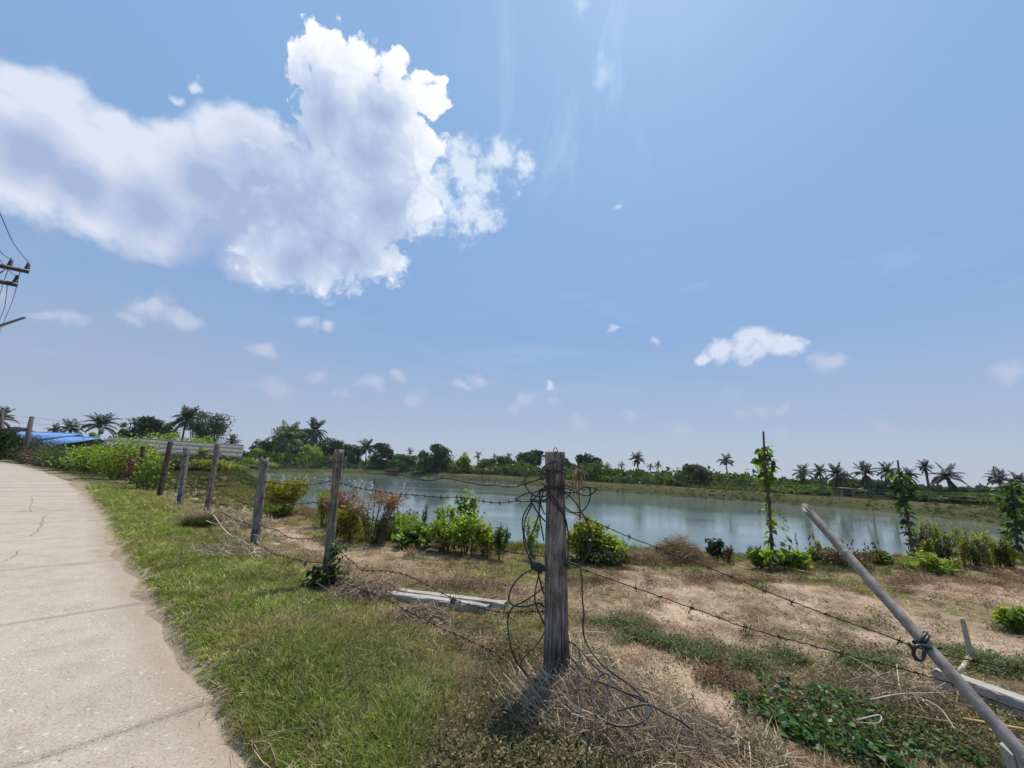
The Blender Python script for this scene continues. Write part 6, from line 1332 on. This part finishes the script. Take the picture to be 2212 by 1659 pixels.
def vine_pole(bx, by, tx, ty, r, label, seed, prof, leaves, yellow=.12, dark=False, stick_mat='stem_brown', trail=None):
    """prof: list of (height share, reach, amount)"""
    rng = np.random.default_rng(seed); b = G(bx, by); t = atY(tx, ty, b[1]); root = thing('vine_pole', b, label, 'climbing plant', 'vine-covered poles by the pond'); R = b
    ax = t - b; q = MB(); q.tube(spline([b - [0, 0, .2], b + ax * .4 + [.015, 0, 0], b + ax * .75 - [.01, 0, 0], t], 5), np.linspace(r, r * .6, 16), 8); part('pole', q, MAT[stick_mat], root, True)
    q = MB(); tt = np.linspace(0, prof[-1][0], 40)
    for s in (0, 2.4): q.tube(b + np.outer(tt, ax) + (r + .012) * np.c_[np.cos(tt * 22 + s), np.sin(tt * 22 + s), 0 * tt], .010, 4)
    hs = np.array([p[0] for p in prof]); am = np.array([p[2] for p in prof], float); re = np.array([p[1] for p in prof]); grid = np.linspace(hs[0], hs[-1], 200); w = np.interp(grid, hs, am); cdf = np.cumsum(w) / w.sum()
    for i in range(leaves):
        f = np.interp(rng.random(), cdf, grid); a = rng.random() * 6.283; rr = np.interp(f, hs, re) * 1.05 * (.2 + .8 * rng.random()); out = np.array([math.cos(a), math.sin(a), 0]); p = ax * f + out * rr + [0, 0, rng.normal(0, .02)]
        me = VD[rng.integers(0, 3)] if dark and rng.random() < .8 else VL[3] if rng.random() < yellow else VL[rng.choice([0, 1, 2, 4])]
        put_leaf(me, root, p, rng, out, 1.08, .7)
        if rng.random() < .35: q.tube([b + ax * f, b + p], .003, 3, caps=False)
    if trail:
        P = spline([atY(x, y, b[1] - .05) for x, y in trail], 6); q.tube(P, .003, 4)
        for p in P[::2]: put_leaf(VL[rng.integers(0, 3)], root, p - R + rng.normal(0, .02, 3), rng, np.array([rng.normal(), -.4, 0]), .75, .6)
    part('stem', q, MAT['stem_green'], root)
vine_pole(1668, 1212, 1649, 932, .030, 'tallest vine pole with bare splintered tip and leaves bunched near the top', 31, [(.04, .05, .35), (.2, .07, .3), (.42, .06, .32), (.56, .05, .22), (.60, .10, 1.1), (.72, .14, 1.9), (.80, .13, 1.8), (.87, .08, .9)], 165, .12, trail=[(1682, 1105), (1692, 1125), (1694, 1145), (1700, 1165), (1690, 1178), (1684, 1170)])
vine_pole(1972, 1208, 1939, 994, .028, 'second vine pole with pinkish tip and dark leaves, left of the feathery weeds', 32, [(.04, .06, .3), (.25, .09, .4), (.48, .08, .35), (.56, .11, 1.2), (.72, .19, 1.8), (.84, .18, 1.7), (.90, .10, .7)], 165, .04, dark=True)
vine_pole(2197, 1204, 2186, 1045, .030, 'rightmost vine pole, densely leaved dark column cut by the picture edge', 33, [(.03, .16, .8), (.3, .18, 1), (.6, .2, 1.2), (.85, .30, 1.8), (1.02, .22, 1.6)], 300, .03, dark=True)
def corn():
    b = G(1254, 1212); t = atY(1248, 992, b[1]); root = thing('dead_corn_stalk', b, 'dead straw-coloured corn stalk with withered hanging leaves right of the near post', 'dead plant'); q = MB(); q.tube(spline([b, b + (t - b) * .5 + [.01, 0, 0], t], 8), np.linspace(.017, .006, 17), 7); part('stalk', q, MAT['stem_brown'], root); rng = np.random.default_rng(3)
    for i in range(26):
        f = .68 + .24 * rng.random(); p = (t - b) * f; a = rng.random() * 6.28; L = .16 + .30 * rng.random(); s = np.linspace(0, 1, 7); out = np.array([math.cos(a), math.sin(a), 0]); reach = .10 + .12 * rng.random(); P = p + np.outer(np.sin(s * 2.2) * reach * (.6 + .4 * rng.random()), out) + np.c_[0 * s, 0 * s, .05 * np.sin(s * 3.1) - L * s ** 1.6] + rng.normal(0, .012, (7, 3)); W = np.outer(.013 * np.sin(np.pi * (.12 + .85 * s)), np.cross(out, [0, 0, 1]))
        mb = MB(); mb.add(np.concatenate([P + W, P - W]), [(j, j + 1, 8 + j, 7 + j) for j in range(6)], v=np.full(14, rng.random() * .9)); link('leaf', mb.mesh('leaf', MAT['leaf_dry']), root)
corn()
def foot_vine():
    root = thing('climber', B2, 'dark green creeper climbing the foot of the second post beside the concrete beams', 'climbing plant'); rng = np.random.default_rng(12); q = MB()
    paths = [[(700, 1268), (712, 1240), (722, 1215), (726, 1192), (730, 1184)], [(706, 1268), (690, 1262), (672, 1258), (655, 1262)], [(700, 1265), (690, 1250), (688, 1235), (680, 1228)], [(715, 1262), (740, 1250), (752, 1262), (765, 1272)], [(720, 1275), (745, 1285), (775, 1282)], [(708, 1240), (730, 1232), (742, 1238)], [(712, 1275), (730, 1268), (742, 1262), (752, 1270)]]
    for path in paths:
        P = spline([atY(x, y, B2[1] - .11 - .1 * max(0, (y - 1235) / 60)) for x, y in path], 7); q.tube(P, .004, 4)
        for p in P:
            for _ in range(2): put_leaf(VD[0] if rng.random() < .55 else VL[rng.choice([0, 1, 4])], root, p - B2 + rng.normal(0, .035, 3), rng, np.array([rng.normal(), -.8, 0]), .62, .5)
    part('stem', q, MAT['stem_green'], root)
foot_vine()
def creeper():
    c = at(1800, 1560); c[2] = tz(c[0], c[1]); root = thing('creeper_patch', c, 'patch of dark green round-leaved creeper on the ground left of the bamboo foot', 'creeper'); rng = np.random.default_rng(14); n = 2600; a = rng.random(n) * 6.28; r = np.sqrt(rng.random(n)); x = c[0] + .02 + .60 * r * np.cos(a) - .10 * r * np.sin(a); y = c[1] - .02 + .50 * r * np.sin(a)
    k = np.hypot((x - c[0] - .02) / .60, (y - c[1] + .02) / .50) + (fbm(x, y, .22, 161, 3) - .5) * 1.1 < .90; x, y = x[k], y[k]; z = terrain(x, y) + .015 + .09 * rng.random(len(x)) * (1 - .5 * r[k]); d = np.hypot(x, y); order = np.argsort(d); mb = MB(); cnt = 0
    for i in order:
        p = np.array([x[i], y[i], z[i]]) - c; out = rdir(1, rng, .2)[0]
        if cnt < 300: o = put_leaf(CL[rng.choice([0, 1, 1, 2, 2, 3], p=[.3, .25, .2, .12, .09, .04])], root, p, rng, out * np.array([1, 1, .2]), 1.0, .15); cnt += 1
        else:
            s = .016 * (.7 + .6 * rng.random()); U = unit(out * np.array([1, 1, .35])) * s * 1.15; W = unit(np.cross(U, rdir(1, rng, 1.5)[0])) * s * .95; mb.cards(p[None], U[None], W[None], np.array([rng.random() ** 2]))
    kind(link('leaf', mb.mesh('leaf', MAT['leaf_creeper']), root), 'stuff'); q = MB()
    for i in range(26):
        a0 = rng.random() * 6.28; P = np.array([[q_ * .45 * math.cos(a0 + .5 * q_), q_ * .36 * math.sin(a0 + .5 * q_), .02 + .015 * math.sin(q_ * 9)] for q_ in np.linspace(.1, 1, 7)]); q.tube(P + c, .003, 4)
    part('stem', q, MAT['stem_green'], root)
creeper()

# ------------------------------------------------------------------ heaps of dead stalks, tussocks, brush
def heap(c, w, d, h, n, L, mat, label, seed, wid=.0022, flat=.5, name='straw_heap', cat='straw heap', group='heaps of dead stalks along the fence', aim=None, holes=.5):
    rng = np.random.default_rng(seed); c = np.asarray(c, float); a = rng.random(n) * 6.283; r = np.sqrt(rng.random(n)); X = w / 2 * r * np.cos(a); Y = d / 2 * r * np.sin(a); Z = h * (1 - r ** 1.6) * (.15 + .85 * rng.random(n)) + .01; z0 = terrain(c[0] + X, c[1] + Y) - c[2]
    hd = a + rng.normal(0, .9, n); el = rng.normal(.10 - flat * .4, .42, n)
    if aim is not None: hd = np.where(rng.random(n) < .6, aim + rng.normal(0, .45, n), hd)
    D = np.c_[np.cos(hd) * np.cos(el), np.sin(hd) * np.cos(el), np.sin(el)]; LL = L * (.35 + .9 * rng.random(n)); S = unit(np.cross(D, rdir(n, rng, .5))) * (wid * (.5 + .9 * rng.random(n)))[:, None]; P = np.c_[X, Y, Z + z0]; dr = np.c_[np.zeros((n, 2)), -(rng.random(n) ** 2) * .30 * LL]; bend = rdir(n, rng) * (LL * .07)[:, None]
    A = P - D * (LL / 2)[:, None]; M_ = P + bend; E_ = P + D * (LL / 2)[:, None] + dr; zz = lambda q: np.c_[q[:, :2], np.maximum(q[:, 2], .004 + z0)]
    V = np.stack([zz(A) - S, zz(A) + S, M_ + S, M_ - S, zz(E_) + S * .5, zz(E_) - S * .5], 1).reshape(-1, 3); i = np.arange(n) * 6; mb = MB(); mb.add(V, np.concatenate([np.stack([i, i + 1, i + 2, i + 3], -1), np.stack([i + 3, i + 2, i + 4, i + 5], -1)]), v=np.repeat(rng.random(n) ** 1.1, 6))
    o = link(name, mb.mesh(name, MAT[mat])); o.location = tuple(c); return tag(o, label, cat, group)
c = G(1300, 1545); heap(c, 1.2, .9, .22, 6500, .30, 'straw', 'big heap of grey dead stalks round the foot of the cable-wrapped post', 61, .0018, aim=-.6)
c = G(1455, 1590); heap(c, .75, .55, .13, 1500, .24, 'straw', 'thin spill of dead stalks right of the big heap at the near post', 62, .0016)
c = G(1225, 1490) + np.array([.12, .05, 0]); heap(c, .5, .35, .34, 500, .32, 'straw', 'bundle of pale stalks standing against the right side of the near post', 63, .0022, flat=-1.2)
c = G(910, 1338); heap(c, .62, .40, .11, 1000, .22, 'straw', 'grey matted straw in front of the white concrete beams', 64, .0025)
c = G(790, 1290); heap(c, .95, .55, .20, 1300, .32, 'straw', 'brown dry stalks between the second post and the white concrete beams', 65, .0028)
c = G(515, 1200); heap(c, 1.25, .9, .16, 1500, .30, 'straw', 'mat of dry stalks left of the splintered post', 66, .0035, aim=.6)
c = G(500, 1135); heap(c, 1.9, 1.1, .35, 1300, .48, 'straw', 'dry brush heap between the brownish grey post and the splintered post', 67, .005, aim=.2)
c = G(1468, 1214); heap(c, 1.15, .8, .44, 4200, .28, 'leaf_dry', 'mound of dead straw-brown grass at the water edge right of the near post', 68, .003, flat=-.6, name='dead_grass_mound', cat='dead grass')
c = G(1392, 1216); heap(c, .8, .5, .24, 1300, .24, 'leaf_dry', 'low tuft of dead grass left of the straw-brown mound', 69, .003, flat=-.8, name='dead_grass_mound', cat='dead grass')
c = G(1850, 1540); heap(c + np.array([.45, .15, 0]), .9, .7, .10, 900, .30, 'straw', 'scattered pale stalks between the creeper patch and the bamboo', 70, .0026)
c = G(1600, 1620); heap(c, .5, .35, .06, 300, .24, 'straw', 'sparse pale stalks at the bottom edge left of the creeper patch', 71, .0026)
c = G(1010, 1268); heap(c, 1.25, .5, .05, 1300, .20, 'leaf_dry', 'bright golden straw spread on the track behind the concrete beams', 72, .0032, name='straw_spread', cat='straw')
def tussock(x, y, w, h, n, mat, label, seed, wid=.006):
    p = G(x, y); rng = np.random.default_rng(seed); mb = MB(); blades(mb, n, h, w * .5, wid, .7, rng, .7, base_r=w * .35); o = link('grass_tussock', mb.mesh('grass_tussock', MAT[mat])); o.location = tuple(p); tag(o, label, 'grass tussock', 'grass tussocks by the fence')
tussock(426, 1142, .62, .40, 700, 'leaf_olive', 'dark green grass tussock on the verge in front of the brownish grey post', 81); tussock(430, 1138, .6, .62, 260, 'leaf_dry', 'tall dry grass rising behind the dark green tussock', 82, .005); tussock(488, 1117, .5, .34, 400, 'leaf_brown', 'small brown grass tussock right of the brownish grey post', 83)
tussock(1120, 1585, .55, .16, 420, 'leaf_brown', 'brownish weed tussock at the lower left of the near post', 84, .003); tussock(1085, 1470, .5, .14, 400, 'leaf_brown', 'low brown grass tussock left of the near post', 85, .003)
def branch(pts, label, Y=None, z=.1, r=.008, mat='twig', seed=0, twigs=5):
    rng = np.random.default_rng(seed); P = spline([at(x, y, z) if Y is None else atY(x, y, Y) for x, y in pts], 7); c = P[0].copy(); q = MB(); q.tube(P, np.linspace(r, r * .4, len(P)), 6)
    for i in range(twigs):
        j = rng.integers(2, len(P) - 1); d = unit(rng.normal(0, 1, 3) + [0, 0, .3]); L = .08 + .18 * rng.random(); q.tube(spline([P[j], P[j] + d * L * .5 + rng.normal(0, .02, 3), P[j] + d * L], 3), np.linspace(r * .45, r * .2, 7), 4)
    o = link('dry_branch', q.mesh('dry_branch', MAT[mat], True, c)); o.location = tuple(c); tag(o, label, 'dry branch', 'dry branches lying by the fence')
Y3 = B3[1] - .15
branch([(563, 1180), (570, 1160), (585, 1152), (600, 1158), (606, 1170), (608, 1190)], 'pale twig arching over to the right of the splintered post', Y3, seed=1, r=.011); branch([(560, 1176), (555, 1168), (558, 1158), (546, 1154)], 'short crooked pale twig on the splintered post', Y3 - .05, seed=2, r=.012, twigs=2); branch([(560, 1178), (580, 1184), (600, 1190), (612, 1202)], 'pale twig reaching right and down from the splintered post', Y3, seed=3, r=.010)
branch([(540, 1190), (535, 1210), (520, 1232)], 'thin bent twig hanging left of the splintered post', Y3 - .2, seed=4, r=.006, twigs=2); branch([(455, 1106), (468, 1122), (482, 1142), (500, 1158), (522, 1168), (540, 1180)], 'long pale dry branch lying across the brush heap', None, .25, .016, seed=5, twigs=8); branch([(445, 1125), (470, 1132), (500, 1128), (515, 1140)], 'curved grey branch in the brush heap', None, .3, .010, seed=6)
branch([(374, 1052), (364, 1060), (362, 1070), (374, 1080), (386, 1086)], 'white curved twig left of the split grey post', B5[1] - .3, seed=7, r=.016, twigs=3); branch([(388, 1050), (382, 1058), (384, 1070)], 'short white twig on the split grey post', B5[1] - .25, seed=8, r=.016, twigs=1)
branch([(775, 1245), (782, 1262), (790, 1285), (786, 1300)], 'slender pale stalk slanting behind the foot creeper', B2[1] - .12, seed=9, r=.007, twigs=2); branch([(745, 1270), (752, 1288), (762, 1304), (775, 1312)], 'pale straw stalk crossing the foot creeper', B2[1] - .28, seed=10, r=.006, twigs=2); branch([(758, 1272), (770, 1292), (782, 1308)], 'second pale straw stalk right of the foot creeper', B2[1] - .24, seed=11, r=.006, twigs=1)
branch([(615, 1230), (625, 1215), (640, 1208), (655, 1212), (665, 1225)], 'dark curved vine stem arching over the grass right of the splintered post', B2[1] + .25, seed=12, r=.005, mat='stem_brown', twigs=1); branch([(610, 1262), (622, 1246), (645, 1240), (665, 1256)], 'dark looped stem left of the second post', B2[1] - .1, seed=13, r=.005, mat='stem_brown', twigs=1)
branch([(1880, 1512), (1940, 1500), (2000, 1497), (2050, 1497)], 'pale straw stalk lying horizontally behind the bamboo', None, .10, .006, seed=14, twigs=3); branch([(2000, 1512), (2030, 1530), (2050, 1555), (2062, 1575)], 'curved pale stalk left of the bamboo', None, .14, .005, seed=15, twigs=2); branch([(1790, 1396), (1840, 1420), (1880, 1442), (1910, 1470)], 'straight pale stalk sloping through the weeds above the creeper patch', None, .12, .004, seed=16, twigs=1)
branch([(1850, 1556), (1900, 1545), (1896, 1562), (1850, 1560)], 'bent pale stalk with a kink right of the creeper patch', None, .12, .005, seed=17, twigs=1); branch([(1600, 1372), (1660, 1376), (1700, 1385)], 'dark twig lying on the bare soil right of the grey-green mat', None, .02, .006, seed=18, mat='stem_brown', twigs=1)
branch([(478, 1308), (455, 1306), (470, 1298)], 'dark bit of twig on the road edge', None, .012, .008, seed=19, mat='stem_brown', twigs=0)

# ------------------------------------------------------------------ humid air over the plain
def haze():
    m_, t, out = newmat('haze_air'); v = t.new('ShaderNodeVolumePrincipled'); v.inputs['Color'].default_value = (.93, .96, 1.0, 1); v.inputs['Density'].default_value = .00018; v.inputs['Anisotropy'].default_value = .2
    t.l.new(v.outputs[0], out.inputs['Volume']); q = MB(); q.box((0, 1500, 11.0), (6400, 6400, 29)); o = link('haze', q.mesh('haze', m_)); kind(o, 'stuff')
haze()
